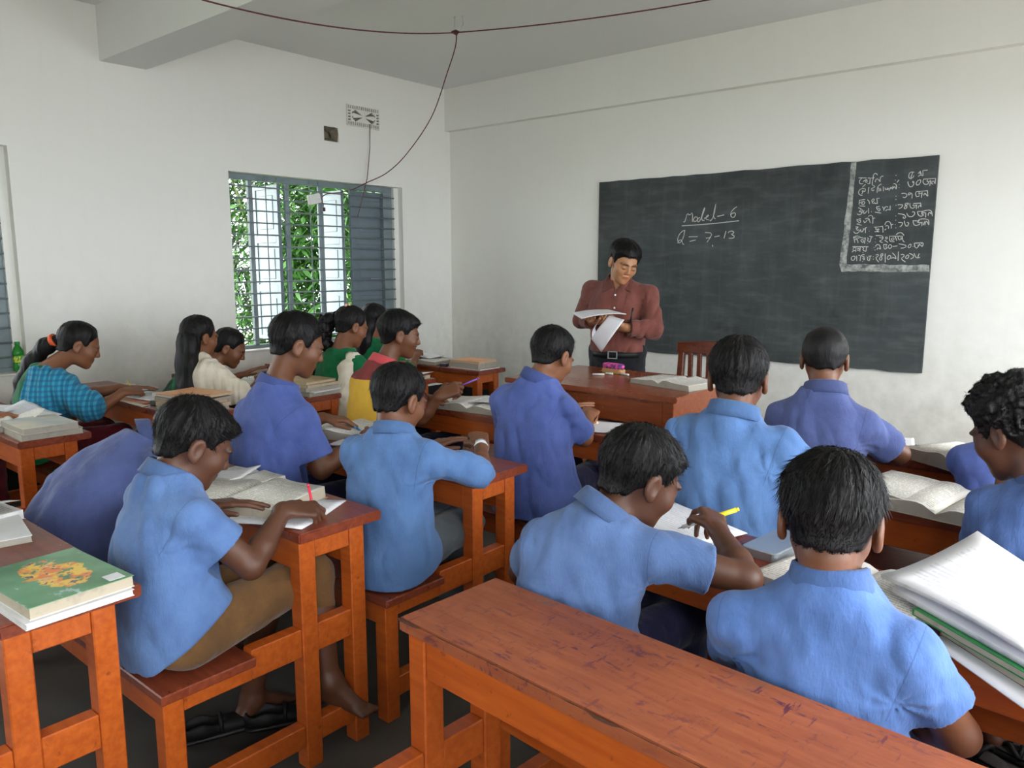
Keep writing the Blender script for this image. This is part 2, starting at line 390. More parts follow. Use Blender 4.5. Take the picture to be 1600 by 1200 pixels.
def hand(Fd, wr, fdir, pn, right, pose, sc):
    """palm, four fingers and thumb; returns the pinch point"""
    f = unit(fdir); n = unit(np.asarray(pn, float) - f * (np.asarray(pn, float) @ f)); s = np.cross(n, f) * (-1 if right else 1)
    wr = np.asarray(wr, float); kn = []
    for off, ml, ph, r in FIN:
        kn.append(wr + (f * ml + s * off) * sc)
    for i, (off, ml, ph, r) in enumerate(FIN):
        Fd.cap(wr + s * off * .62 * sc, kn[i], .0125 * sc, .0098 * sc, .012, w=n, f=1.05)
    for i, (off, ml, ph, r) in enumerate(FIN):
        ang = 0; p = kn[i]; d0 = unit(f + s * off * 3.2)
        for j in range(3):
            ang += math.radians(POSE[pose][i][j]); d = d0 * math.cos(ang) + n * math.sin(ang)
            e = p + d * ph[j] * sc; Fd.cap(p, e, (r - .0006 * j) * sc, (r - .0006 * (j + 1)) * sc, .006 if j == 0 else .002); p = e
        if i == 0: tip = p
    b = wr + (f * .022 + s * .024) * sc; m = b + (f * .030 + s * .024 + n * .012) * sc
    tgt = tip if pose in ('grip', 'hold') else m + (f * .05 + s * .012 + n * .01) * sc
    e1 = m + unit(tgt - m + (s * .018 if pose in ('grip', 'hold') else 0) * sc) * .030 * sc; e2 = e1 + unit(tgt - e1) * .024 * sc
    Fd.cap(b, m, .0125 * sc, .0105 * sc, .010); Fd.cap(m, e1, .0098 * sc, .0088 * sc, .004); Fd.cap(e1, e2, .0086 * sc, .0072 * sc, .002)
    return (tip + e2) / 2, f, n, s
ZL_Y = [-.11, -.078, -.045, -.018, .0, .018, .030, .040, .066, .10]
ZL_Z = [-.058, -.058, -.046, -.012, .010, .0, -.024, .030, .060, .066]
def head_field(Fd, c, R, hs, face=True, neckc=None):
    def fn(X):
        q = [(X[i] - c[i]) / hs for i in range(3)]
        x, y, z = (q[0] * R[0][i] + q[1] * R[1][i] + q[2] * R[2][i] for i in range(3))
        ax = np.abs(x); Y = (ax, y, z); E = lambda cc, r: d_ell(Y, cc, None, r)
        d = d_ell((x, y, z), (0, -.012, .030), None, (.074, .093, .082))
        d = smin(d, E((0, .038, -.018), (.060, .052, .072)), .03)
        d = smin(d, E((0, .040, -.066), (.044, .044, .036)), .025)
        d = smin(d, E((0, .070, -.089), (.019, .016, .016)), .025)
        d = smin(d, E((.037, .058, -.022), (.026, .026, .026)), .02)          # cheeks
        d = smin(d, E((.026, .082, .022), (.026, .009, .008)), .015)          # brows
        if face:
            d = smax(d, -E((.031, .103, .004), (.019, .016, .012)), .012)     # sockets
            d = smin(d, E((.031, .0785, .002), (.0150, .0125, .0125)), .004)  # lids
            d = smin(d, d_cap((x, y, z), A_(0, .086, .016), A_(0, .104, -.022), .0062, .0095), .012)
            d = smin(d, E((.0105, .0955, -.027), (.0078, .009, .0068)), .006)
            d = smax(d, -E((.0065, .1015, -.034), (.003, .004, .004)), .003)
            d = smin(d, E((0, .0865, -.050), (.022, .0085, .0062)), .007)
            d = smin(d, E((0, .0850, -.0605), (.019, .0085, .0068)), .006)
            d = smax(d, -E((0, .0965, -.0548), (.022, .006, .0016)), .003)
        er = E((.0765, -.008, -.004), (.0085, .020, .031)); er = smax(er, -E((.0850, -.002, -.002), (.007, .012, .019)), .004)
        lob = E((.0745, .000, -.030), (.007, .009, .010)); d = smin(d, smin(er, lob, .008), .006)
        return d * hs
    m = .13 * hs; Fd.put(fn, c - m, c + m, .02)
def hair_field(h, c, R, hs, kind, nb, sd):
    """hair shell from brow line to nape; nb = neck base in world space"""
    F = Field(c - .16 * hs, c + .16 * hs, h)
    nl = np.array([(nb - c) @ R[:, i] / hs for i in range(3)])
    def fn(X):
        q = [(X[i] - c[i]) / hs for i in range(3)]
        x, y, z = (q[0] * R[0][i] + q[1] * R[1][i] + q[2] * R[2][i] for i in range(3))
        d = d_ell((x, y, z), (0, -.012, .030), None, (.074, .093, .082))
        d = smin(d, d_cap((x, y, z), A_(0, -.030, -.045), nl, .050, .046), .03)
        yy = np.array(ZL_Y); zz = np.array(ZL_Z)
        if kind in ('long', 'pony'): zz = zz + np.array([-.0, 0, 0, 0, 0, 0, .0, .0, .012, .012])
        if kind == 'fringe': zz = zz + np.array([0, 0, 0, 0, 0, 0, 0, -.01, -.016, -.016])
        if kind == 'buzz': zz = zz + np.array([.012, .012, .012, .0, 0, 0, .004, 0, .004, .004])
        zl = np.interp(y, yy, zz).astype(np.float32)
        m = z - zl + .006 * vnoise(x * 90, y * 90, z * 20 + sd, sd)
        top = sstep(.0, .10, z)
        T = {'short': .009 + .005 * top, 'fringe': .009 + .006 * top, 'buzz': .0045 + .003 * top, 'curly': .016 + .020 * top, 'long': .010 + .004 * top,
             'pony': .008 + .004 * top, 'teacher': .012 + .014 * top}[kind]
        rho = np.arctan2(x, y + .055 + 0 * x)
        n = vnoise(np.cos(rho) * 16 + 50, np.sin(rho) * 16 + 50, z * 9 + 7, sd + 3)
        T = T + (.0035 if kind != 'buzz' else .0006) * n + .002 * vnoise(x * 45, y * 45, z * 45, sd + 9)
        if kind == 'curly': T = T + .011 * vnoise(x * 72, y * 72, z * 72, sd + 5) + .004 * vnoise(x * 150, y * 150, z * 150, sd + 6)
        fade = sstep(-.002, {'buzz': .03, 'curly': .05, 'teacher': .05}.get(kind, .085), m)
        d1 = d - T * (.16 + .84 * fade)
        if kind in ('fringe', 'teacher', 'curly'):
            fl = d_ell((x, y, z), (0, .058, .076), None, (.052, .033, .021)) + .004 * vnoise(x * 70, y * 25, z * 70, sd)
            d1 = smin(d1, fl, .02)
        return smax(d1, -m * .7, .006) * hs
    F.put(fn, F.lo, F.lo + F.n * h, 0, 'u', 0)
    return F
def flow_attr(c, R, hs):
    def fn(P):
        q = (P - c) @ R / hs; u = q - A_(0, -.045, .035); u /= np.linalg.norm(u, axis=1, keepdims=True) + 1e-9
        wv = unit(A_(.12, -.45, .85)); pol = np.arccos(np.clip(u @ wv, -1, 1))
        e1 = unit(np.cross(wv, A_(1, 0, 0))); e2 = np.cross(wv, e1); a = np.arctan2(u @ e1, u @ e2) + pol * .35
        return np.stack([np.cos(a), np.sin(a), pol], 1)
    return fn
def strands(me, c, R, hs, count, L0, sd, lift=.0026, stand=0.0):
    """short tapered hair blades lying along the growth direction, away from the whorl"""
    rng = np.random.default_rng(sd); nv = len(me.vertices); co = np.empty(nv * 3, np.float32); no = np.empty(nv * 3, np.float32)
    me.vertices.foreach_get('co', co); me.vertex_normals.foreach_get('vector', no); co = co.reshape(-1, 3).astype(float); no = no.reshape(-1, 3).astype(float)
    q = (co - c) @ R / hs; ok = np.nonzero(np.linalg.norm(q - A_(0, -.012, .02), axis=1) > .078)[0]
    i = rng.choice(ok, count); p = co[i]; n = no[i]; qq = q[i]
    wv = R @ unit(A_(.12, -.45, .85)); t = (p - c) - np.outer(((p - c) @ wv), wv); t -= wv * .12 * (.4 + .6 * (qq[:, 2:3] < .05))
    t += (R @ A_(0, .05, 0)) * np.clip(qq[:, 1:2] / .06, -.2, 1) * (qq[:, 2:3] > .04)
    t += rng.normal(0, .011, t.shape); t -= n * (t * n).sum(1, keepdims=True); t /= np.linalg.norm(t, axis=1, keepdims=True) + 1e-9
    L = L0 * rng.uniform(.6, 1.2, (count, 1)) * hs * np.clip((qq[:, 2:3] + .07) / .09, .3, 1); wd = np.cross(n, t) * rng.uniform(.0005, .0010, (count, 1))
    l = lift * rng.uniform(-.2, .8, (count, 1)) + stand
    p0 = p - n * .003; p1 = p + t * L * .5 + n * (l * .6); p2 = p + t * L + n * (l * .7 - .10 * L)
    V = np.stack([p0 - wd, p0 + wd, p1 - wd * .8, p1 + wd * .8, p2], 1).reshape(-1, 3)
    b = np.arange(count)[:, None] * 5
    Q = b + np.array([[0, 1, 3, 2]]); T = b + np.array([[2, 3, 4]])
    return V, T, Q
SKIN = None
def mk_person(name, label, pel, neck, head, look, shL=None, shR=None, elL=None, elR=None, wrL=None, wrR=None, hdL=None, hdR=None, pnL=(0, 0, -1), pnR=(0, 0, -1),
              poseL='flat', poseR='grip', fwd=(0, 1, 0), sc=1.0, hs=1.0, skin=(112, 70, 46), top='shirt', mats=None, hair='short', roll=0.0, h=.005, hh=.004,
              sleeve=.72, strand=0, legs=None, seat=.415, seed=1, group=None, slouch=.03, collar=True, hup=None, standing=False, buttons=False, build=1.0, sleeve2=0.0, face=True, hlong=None, cloth_h=.0045, poleL=None, poleR=None, foldamp=1.0, strandL=.026, belt=False, tlen=.80, drop=.026, copen=155, hemz=None, kx=None, hems=.30, hemr=0.0):
    pel, neck, head = A_(*pel), A_(*neck), A_(*head); fwd = unit(fwd); up = A_(0, 0, 1)
    rt = unit(np.cross(fwd, up)); spine = unit(neck - pel)
    if shR is None: shR = neck + rt * .135 * sc * build - spine * .055 * sc + fwd * .01
    if shL is None: shL = neck - rt * .135 * sc * build - spine * .055 * sc + fwd * .01
    shL, shR = A_(*shL), A_(*shR); mS = (shL + shR) / 2; shL, shR = (mS + (q - mS) * .95 - up * drop * sc for q in (shL, shR)); lat = unit(shR - shL)
    U, L = .235 * sc, .205 * sc
    arms = {}
    for sd, sh, el, wr, hd, pn, po, pole in (('L', shL, elL, wrL, hdL, pnL, poseL, poleL), ('R', shR, elR, wrR, hdR, pnR, poseR, poleR)):
        sgn = 1 if sd == 'R' else -1
        if wr is None: wr = sh + fwd * .26 * sc - up * .16 * sc - rt * sgn * .05
        wr = A_(*wr)
        if el is None: el, wr = ik(sh, wr, U, L, pole if pole is not None else (-up * .8 + rt * sgn * .7 - fwd * .1))
        el = A_(*el); hd = unit(wr - el) if hd is None else unit(hd)
        arms[sd] = (sh, el, wr, hd, A_(*pn), po, sgn)
    # ---- legs
    hipL, hipR = pel - rt * .078 * sc - up * .01, pel + rt * .078 * sc - up * .01
    if legs is None:
        kz = pel[2] - .005
        legs = {'L': (hipL + fwd * .37 * sc - rt * .03 + up * (kz - hipL[2]), None), 'R': (hipR + fwd * .37 * sc + rt * .03 + up * (kz - hipR[2]), None)}
        if kx: legs = {k: (A_(min(max(kn[0], kx[0]), kx[1]), kn[1], kn[2]), q) for k, (kn, q) in legs.items()}
        legs = {k: (kn, A_(kn[0], kn[1], .075) + fwd * .03, fwd) for k, (kn, _) in legs.items()}
    else: legs = {k: tuple(A_(*v) for v in vv) for k, vv in legs.items()}
    root = thing(name, label, 'person', (float(pel[0]), float(pel[1]), 0), 0, group)
    pts = [pel, neck, head, shL, shR] + [p for a in arms.values() for p in a[1:3]] + [p for l in legs.values() for p in l[:2]] + [a[2] + a[3] * .2 * sc for a in arms.values()] + [l[1] + l[2] * .2 * sc for l in legs.values()]
    lo, hi = np.min(pts, 0) - .17 * sc, np.max(pts, 0) + .17 * sc; lo[2] = max(lo[2], -.01)
    # ---- head frame
    Yh = unit(look); u0 = A_(*hup) if hup is not None else up; Xh = unit(np.cross(Yh, u0)); Zh = np.cross(Xh, Yh)
    if roll: Xh, Zh = Xh * math.cos(roll) + Zh * math.sin(roll), Zh * math.cos(roll) - Xh * math.sin(roll)
    R = np.stack([Xh, Yh, Zh], 1)
    # ---- torso sections along a slightly bent spine
    mid = (pel + neck) / 2 - fwd * slouch
    def sp(t): return pel * (1 - t) ** 2 + 2 * mid * t * (1 - t) + neck * t * t
    def sect(tab, off=0.0):
        S = []
        for t, a, b in tab:
            tt = min(max(t, 0), 1); c = sp(tt) + (pel - sp(.1)) * (-t * 10 if t < 0 else 0)
            tang = unit(sp(min(tt + .05, 1)) - sp(max(tt - .05, 0))); l = unit(rt * (1 - tt) + lat * tt); l = unit(l - tang * (l @ tang)); e = np.cross(tang, l)
            S.append((c + fwd * .012 * sc, l, e, (a * build + off) * sc, (b * build + off) * sc))
        return S
    body = sect([(-.10, .105, .080), (0, .112, .086), (.3, .102, .076), (.6, .112, .080), (.82, .108, .066), (.95, .062, .050), (1.02, .048, .048)])
    F = Field(lo, hi, h)
    F.loft(body, .02)
    F.cap(sp(.86), shL, .042 * sc, .036 * sc, .03); F.cap(sp(.86), shR, .042 * sc, .036 * sc, .03)
    pinch = {}
    for sd, (sh, el, wr, hd, pn, po, sgn) in arms.items():
        F.cap(sh, el, .043 * sc, .034 * sc, .02)
        m1 = el + (wr - el) * .32; F.cap(el, m1, .034 * sc, .0345 * sc, .015); F.cap(m1, wr, .0345 * sc, .0215 * sc, .012)
        F.cap(wr - hd * .01, wr + hd * .02 * sc, .0215 * sc, .020 * sc, .012, w=unit(pn), f=1.2)
        pinch[sd] = hand(F, wr, hd, pn, sd == 'R', po, sc)
    for sd, (kn, an, fd) in legs.items():
        hp = hipL if sd == 'L' else hipR
        F.cap(hp, kn, .070 * sc, .050 * sc, .03); m1 = kn + (an - kn) * .35
        F.cap(kn, m1, .048 * sc, .049 * sc, .02); F.cap(m1, an, .049 * sc, .032 * sc, .02)
        fd = unit(fd); side = unit(np.cross(fd, up)); up2 = np.cross(side, fd)
        if not standing:
            hl = an - fd * .03 * sc - up2 * .042 * sc; bl = an + fd * .105 * sc - up2 * .052 * sc
            F.cap(an, hl, .032 * sc, .026 * sc, .02); F.cap(an + fd * .01, bl, .032 * sc, .019 * sc, .025); F.cap(hl, bl, .024 * sc, .018 * sc, .02)
            sg = 1 if sd == 'R' else -1
            for j in range(5):
                o = bl + side * sg * (-.026 + .013 * j) * sc; F.cap(bl + side * sg * (-.018 + .009 * j) * sc, o + fd * (.050 - .006 * j) * sc - up2 * .006, .012 * sc, (.0105 if j == 0 else .0082) * sc, .006)
    # ---- neck and head
    F.cap(neck - spine * .03, head - Zh * .055 * hs - Yh * .018 * hs, .050 * sc, .045 * hs, .03)
    head_field(F, head, R, hs, face)
    sk = lin(skin)
    def paint(P):
        q = (P - head) @ R / hs; x, y, z = np.abs(q[:, 0]), q[:, 1], q[:, 2]
        C = np.tile(A_(*sk, 1), (len(P), 1)); on = (y > .045) & (np.linalg.norm(q, axis=1) < .15)
        def mul(mask, col): C[:, :3] *= 1 - mask[:, None] * (1 - np.array(col))
        mul(on * (1 - sstep(.0045, .0085, np.sqrt(((x - .030) / 3.6) ** 2 + (z - .0235 + (x - .03) ** 2 * 9) ** 2))), (.16, .16, .18))   # brows
        mul(on * (1 - sstep(.0018, .0045, np.sqrt(((x - .031) / 4.6) ** 2 + (z + .0055 - (x - .031) ** 2 * 12) ** 2))), (.12, .12, .14))   # lashes
        mul(on * (1 - sstep(.5, 1.0, np.sqrt((x / .026) ** 2 + ((z + .0555) / .012) ** 2))), (.78, .52, .55))
        nb = 1 + .06 * vnoise(P[:, 0] * 18, P[:, 1] * 18, P[:, 2] * 18, seed)
        C[:, :3] *= nb[:, None]
        # darker elbows, warmer knuckles and palms
        for sd, a in arms.items():
            d = np.linalg.norm(P - a[1], axis=1); mul((1 - sstep(.02, .05, d)) * .8, (.8, .78, .78))
            pal = ((P - a[2]) @ a[4] > .004) & (np.linalg.norm(P - a[2] - a[3] * .07 * sc, axis=1) < .09 * sc); C[pal, :3] *= (1.25, 1.3, 1.35)
        return C
    bm_ = sdf_mesh('body', [F.polys(.0)], {'paint': ('FLOAT_COLOR', paint)})
    link('body', bm_, SKIN, root, True)
    # ---- hair
    hf = hair_field(hh, head, R, hs, hair, neck, seed); hp_ = [hf.polys()]
    hm = sdf_mesh('hair', hp_, {'flow': ('FLOAT_VECTOR', flow_attr(head, R, hs))})
    hob = link('hair', hm, M['hair'], root, True)
    if strand:
        V, T, Q = strands(hm, head, R, hs, strand, strandL, seed, stand=.002 if hair == 'curly' else 0)
        link('loose_strands', sdf_mesh('loose_strands', [(V, T, Q)]), M['hair_strand'], hob, True, kind='stuff')
    # ---- shirt / dress
    S = sect([(-.22, .162, .140), (0, .157, .132), (.25, .143, .112), (.5, .142, .107), (.76, .136, .090), (.91, .086, .068), (1.0, .060, .056)], .003)
    if standing: S = sect([(-.05, .142, .112), (.1, .140, .112), (.35, .136, .112), (.6, .146, .108), (.8, .138, .09), (.92, .088, .066), (1.0, .060, .054)], .004)
    Fs = Field(np.min([s[0] for s in S] + [shL, shR, arms['L'][1], arms['R'][1], arms['L'][2], arms['R'][2]], 0) - .2 * sc, np.max([s[0] for s in S] + [shL, shR, arms['L'][1], arms['R'][1], arms['L'][2], arms['R'][2]], 0) + .2 * sc, cloth_h)
    Fs.loft(S, .03, 2.4)
    Fs.cap(sp(.88), shL, .056 * sc, .050 * sc, .04); Fs.cap(sp(.88), shR, .056 * sc, .050 * sc, .04)
    cuts = []
    for sd, (sh, el, wr, hd, pn, po, sgn) in arms.items():
        full = max(sleeve - 1, 0)
        e = sh + (el - sh) * min(sleeve, 1.0); Fs.cap(sh, e, .052 * sc, (.059 if sleeve <= 1 else .050) * sc, .03)
        if full > 0:
            e2 = el + (wr - el) * full; Fs.cap(el, e2, .050 * sc, .041 * sc, .02); cuts.append((e2, unit(wr - el), .041 * sc))
        else: cuts.append((e - unit(el - sh) * .012, unit(el - sh), .060 * sc))
    sgA, sgB = unit(arms['L'][1] - shL), unit(arms['R'][1] - shR)
    def folds(x, y, z):
        l = x * rt[0] + y * rt[1]; f_ = x * fwd[0] + y * fwd[1]
        n = .0045 * vnoise(l * 11, f_ * 11, z * 4.2, seed) + .0040 * (1 - np.abs(vnoise(l * 17 + z * 7, f_ * 15, z * 8 - l * 5, seed + 1)) * 2) + .0026 * vnoise(l * 34, f_ * 30, z * 19 + l * 12, seed + 2)
        for sh, el, wr in ((shL, arms['L'][1], arms['L'][2]), (shR, arms['R'][1], arms['R'][2])):     # creases running out of the armpits and round the sleeves
            r = np.sqrt((x - sh[0]) ** 2 + (y - sh[1]) ** 2 + (z - sh[2] + .06) ** 2); a = np.arctan2(z - sh[2] + .06, l - sh @ rt)
            n = n + .0026 * np.exp(-(r / .08) ** 2) * np.sin(a * 7 + r * 55 + 2.5 * vnoise(x * 22, y * 22, z * 22, seed + 7))
            if sleeve > 1:
                t = ((x - el[0]) * (wr - el)[0] + (y - el[1]) * (wr - el)[1] + (z - el[2]) * (wr - el)[2]) / .2; re = np.sqrt((x - el[0]) ** 2 + (y - el[1]) ** 2 + (z - el[2]) ** 2)
                n = n + .0035 * np.exp(-(re / .09) ** 2) * np.sin(t * 34 + vnoise(x * 30, y * 30, z * 30, 4) * 2)
        return (n - .0022) * foldamp
    Fs.near(folds, .03)
    for sd, (sh, el, wr, hd, pn, po, sgn) in arms.items():      # cloth never dips under the skin
        Fs.cap(sh, el if sleeve > 1 else sh + (el - sh) * sleeve, .0475 * sc, (.0475 - .009 * min(sleeve, 1)) * sc, .006)
        if sleeve > 1: Fs.cap(el, el + (wr - el) * (sleeve - 1), .0385 * sc, .036 * sc, .006)
    Fs.cap(sp(.86), shL, .047 * sc, .042 * sc, .02); Fs.cap(sp(.86), shR, .047 * sc, .042 * sc, .02)
    if mats[1] and not standing:
        Fs.ell(pel - up * .02, (.148 * sc * build, .124 * sc * build, .088 * sc), np.stack([rt, fwd, up], 1), .02)
        for hp, kn in ((hipL, legs['L'][0]), (hipR, legs['R'][0])): Fs.cap(hp, hp + (kn - hp) * .16, .088 * sc, .088 * sc, .03)
    for (e, d, r) in cuts:
        Fs.put(lambda X, e=e, d=d, r=r: d_stub(X, e, d, r * 1.22, .085), np.minimum(e, e + d * .085) - r * 1.3, np.maximum(e, e + d * .085) + r * 1.3, 0, 's', 0)
        Fs.put(lambda X, e=e, d=d, r=r: d_cap(X, e - d * .030, e + d * .05, r - .016, r - .012), e - r - .06, e + r + .06, .002, 's', 0)
    hem = (seat + .006) if not standing else hemz
    Fs.cut((0, 0, hem), (0, 0, -1))
    if not standing:                             # the hem climbs over the lap
        hd_ = unit(fwd + rt * hemr); Fs.cut(A_(pel[0], pel[1], hem) - hd_ * .05, hd_ * hems - up, None, None, .01)
    if copen < 140:                              # open throat of an unbuttoned shirt
        th_ = neck + fwd * .075 * sc - up * .012 * sc; Fs.cap(th_ + up * .05 * sc, th_ - up * .035 * sc, .040 * sc, .012 * sc, .006, 's')
    arm_z = (shL[2] + shR[2]) / 2 - .085 * sc
    def seam(P):
        out = []
        for sh, d, sg in ((shL, sgA, -1), (shR, sgB, 1)):
            nrm = unit(rt * sg * .9 + d * .35); q = (P - sh) @ nrm - .004; q = np.where(np.linalg.norm(P - sh, axis=1) < .115 * sc, q, -.1); out.append(q)
        yk = P[:, 2] - (neck[2] - .065 * sc) + ((P - neck) @ fwd > .01) * 1.0; out.append(yk)
        return np.stack(out, 1)
    sm = sdf_mesh('shirt', [Fs.polys()], {'seam': ('FLOAT_VECTOR', seam)})
    nm = {'shirt': 'shirt', 'dress': 'dress'}[top]
    sob = link(nm, sm, M[mats[0]], root, True)
    # ---- collar: a stand folded over into a fall, open at the throat
    if collar:
        nd = unit(unit(head - Zh * .06 * hs - neck) * .45 + spine * .6); nd = unit(nd + fwd * -.10); f2 = unit(fwd - nd * (fwd @ nd)); r2 = np.cross(f2, nd)
        c0 = neck + nd * .012 * sc + fwd * .012 * sc; prof = [(.057, -.022, 0), (.056, .014, 0), (.059, .019, 0), (.064, .016, 0), (.069, -.004, .3), (.073, -.022, 1)]
        V = []; n = 40
        for i in range(n + 1):
            th = math.radians(-copen + 2 * copen * i / n); w0 = abs(th) / math.radians(copen)
            dirv = -f2 * math.cos(th) + r2 * math.sin(th); lap = max(0, (w0 - .72) / .28)
            for r, z, fl in prof:
                z2 = z - .016 * fl * lap - .010 * lap - .018 * w0 ** 2; V.append(c0 + dirv * (r * 1.0 + .004 * math.sin(th * 3 + seed) * fl + .006 * lap * fl) * sc * (1 + .10 * (dirv @ f2 > 0) * lap) + nd * z2 * sc)
        k = len(prof); Fc = [(i * k + j, (i + 1) * k + j, (i + 1) * k + j + 1, i * k + j + 1) for i in range(n) for j in range(k - 1)]
        mb = MB(); mb.add(V, Fc, 0, True); co = mb.put('collar', M[mats[2] if len(mats) > 2 else mats[0]], sob, world=True)
        md = co.modifiers.new('thickness', 'SOLIDIFY'); md.thickness = .0028; md.offset = 0
    # ---- trousers
    if mats[1]:
        Ft = Field(lo, hi, cloth_h + .001)
        Ft.ell(pel - up * .02, (.138 * sc * build, .112 * sc * build, .08 * sc), np.stack([rt, fwd, up], 1), .03)
        if standing: Ft.cap(pel, pel + up * .02 * sc, .134 * sc * build, .134 * sc * build, .03, w=fwd, f=1.16); Ft.cut((0, 0, hemz + .012), (0, 0, 1))
        tc = []
        for sd, (kn, an, fd) in legs.items():
            hp = hipL if sd == 'L' else hipR; Ft.cap(hp, kn, .080 * sc, .064 * sc, .03)
            e = kn + (an - kn) * (tlen if not standing else .98); Ft.cap(kn, e, .063 * sc, .052 * sc, .02); tc.append((e - unit(an - kn) * .03, unit(an - kn), .055 * sc))
        Ft.near(lambda x, y, z: .004 * vnoise(x * 20, y * 9, z * 20, seed) + .003 * (1 - 2 * np.abs(vnoise(x * 30, y * 16, z * 24, seed + 4))), .03)
        for (e, d, r) in tc: Ft.cut(e, d, e - r * 1.4, e + r * 1.4 + d * .06)
        if not standing: Ft.cut((0, 0, seat + .001), (0, 0, -1), lo, A_(hi[0], pel[1] + .12, hi[2]))
        link('trousers', sdf_mesh('trousers', [Ft.polys()]), M[mats[1]], root, True)
    return dict(root=root, R=R, head=head, neck=neck, pel=pel, arms=arms, pinch=pinch, sp=sp, lat=lat, fwd=fwd, rt=rt, spine=spine, shirt=sob, hair=hob, sc=sc, legs=legs)
# ------------------------------------------------------------------ palette
M = {}
SKIN = skin_mat('brown_skin')
M['hair'] = hair_mat('black_hair'); M['hair_strand'] = plain('black_strand', (14, 12, 12), .5, .2, spec=.2)
for k_, a_, b_ in (('blue_a', (92, 122, 168), (74, 100, 146)), ('blue_b', (84, 112, 168), (68, 92, 142)), ('blue_c', (86, 102, 166), (68, 84, 142)), ('blue_d', (90, 124, 172), (76, 106, 152)),
                   ('blue_e', (86, 98, 146), (70, 80, 124)), ('blue_f', (94, 120, 166), (76, 100, 144)), ('blue_g', (86, 116, 172), (68, 96, 146))):
    M[k_] = cloth_mat('blue_cotton_' + k_[-1], a_, b_)
M['green'] = cloth_mat('green_cotton', (18, 112, 66), (14, 84, 50)); M['green_dark'] = cloth_mat('dark_green_cotton', (24, 78, 50), (18, 60, 40))
M['teal'] = cloth_mat('teal_check_cotton', (40, 128, 160), (34, 108, 140), check=((70, 170, 196), (44, 70, 130)), seam=False)
M['white_scarf'] = cloth_mat('cream_muslin', (222, 214, 198), (196, 186, 166), seam=False)
M['brown_shirt'] = cloth_mat('brown_shirting', (120, 72, 62), (98, 56, 50))
M['khaki'] = cloth_mat('khaki_twill', (116, 84, 50), (90, 64, 38), seam=False); M['navy'] = cloth_mat('navy_twill', (28, 30, 62), (20, 22, 46), seam=False)
M['jeans'] = cloth_mat('grey_denim', (84, 92, 96), (60, 66, 70), seam=False); M['black_cloth'] = cloth_mat('charcoal_twill', (34, 36, 40), (24, 26, 30), seam=False)
M['maroon'] = cloth_mat('maroon_cotton', (98, 26, 36), (72, 18, 26), seam=False)
M['red_collar'] = cloth_mat('coral_cotton', (206, 86, 88), (180, 66, 70), seam=False)
m = N('yellow_and_maroon_cotton'); a = m.n('Attribute', attribute_name='seam'); zz = m.n('SeparateXYZ', {0: a.outputs['Vector']}).outputs[2]
v = m.coord(); nn = m.noise(v, 9, 5)
m.p('Base Color', m.mix(m.math('GREATER_THAN', zz, -.005), m.mix(nn, lin((176, 132, 30)), lin((222, 180, 62))), m.mix(nn, lin((96, 34, 34)), lin((132, 52, 50)))))
m.p('Roughness', .85); m.bump(m.noise(v, 55, 5), .35, .003); M['two_tone'] = m.m
M['wall'] = wall_mat('whitewash', (232, 231, 224)); M['ceiling'] = wall_mat('ceiling_whitewash', (226, 226, 224), .35, False)
M['floor'] = plain('cement_floor', (84, 81, 76), .62, .16, 2.2, .2, 30, c2=(60, 58, 54))
M['skirting'] = plain('black_skirting_paint', (26, 26, 26), .5, .2, 5)
M['wood'] = wood_mat('orange_brown_paint', (186, 92, 32), (164, 74, 24), .36)
M['wood_top'] = wood_mat('worn_reddish_top', (136, 66, 42), (110, 49, 31), .30, .4, worn=.45)
M['wood_ink'] = wood_mat('ink_stained_orange_top', (152, 84, 50), (132, 67, 38), .52, 1.0, worn=.3)
M['table'] = wood_mat('varnished_table', (142, 74, 40), (122, 58, 30), .26, .0, worn=.05, rvar=.03)
M['chair'] = wood_mat('dark_varnish', (120, 58, 32), (92, 42, 24), .3)
M['metal'] = plain('grey_green_paint', (128, 142, 146), .5, .14, 9, .1); M['shutter'] = plain('pale_blue_grey_paint', (112, 126, 134), .5, .1, 5, .08)
M['bar'] = plain('grille_paint', (120, 132, 138), .45, .15, 20)
M['chalk'] = plain('chalk', (206, 207, 200), .95, .12, 90)
M['white_plastic'] = plain('white_plastic', (226, 226, 222), .4, .04); M['wire'] = plain('red_black_flex', (118, 44, 58), .5, .35, 30, c2=(50, 28, 34))
M['paper'] = page_mat('white_sheet', (226, 226, 229), (176, 178, 192), 120, .2); M['paper_blank'] = page_mat('blank_sheet', (226, 226, 230), print_=False)
M['news'] = page_mat('newsprint_page', (226, 223, 214), (92, 90, 88), 150, .9); M['news_light'] = page_mat('pale_book_page', (222, 219, 212), (98, 96, 96), 150, .8)
M['edge'] = edge_mat('page_edges', (196, 184, 162)); M['edge_grey'] = edge_mat('grey_page_edges', (176, 170, 158)); M['edge_white'] = edge_mat('white_page_edges', (228, 226, 224))
M['steel'] = plain('brushed_tin', (176, 184, 190), .35, .1, 4, metal=.7); M['black_rubber'] = plain('black_rubber', (20, 20, 22), .5, .2)
M['leather'] = plain('black_leather', (20, 19, 19), .6, .2, 20, spec=.3)

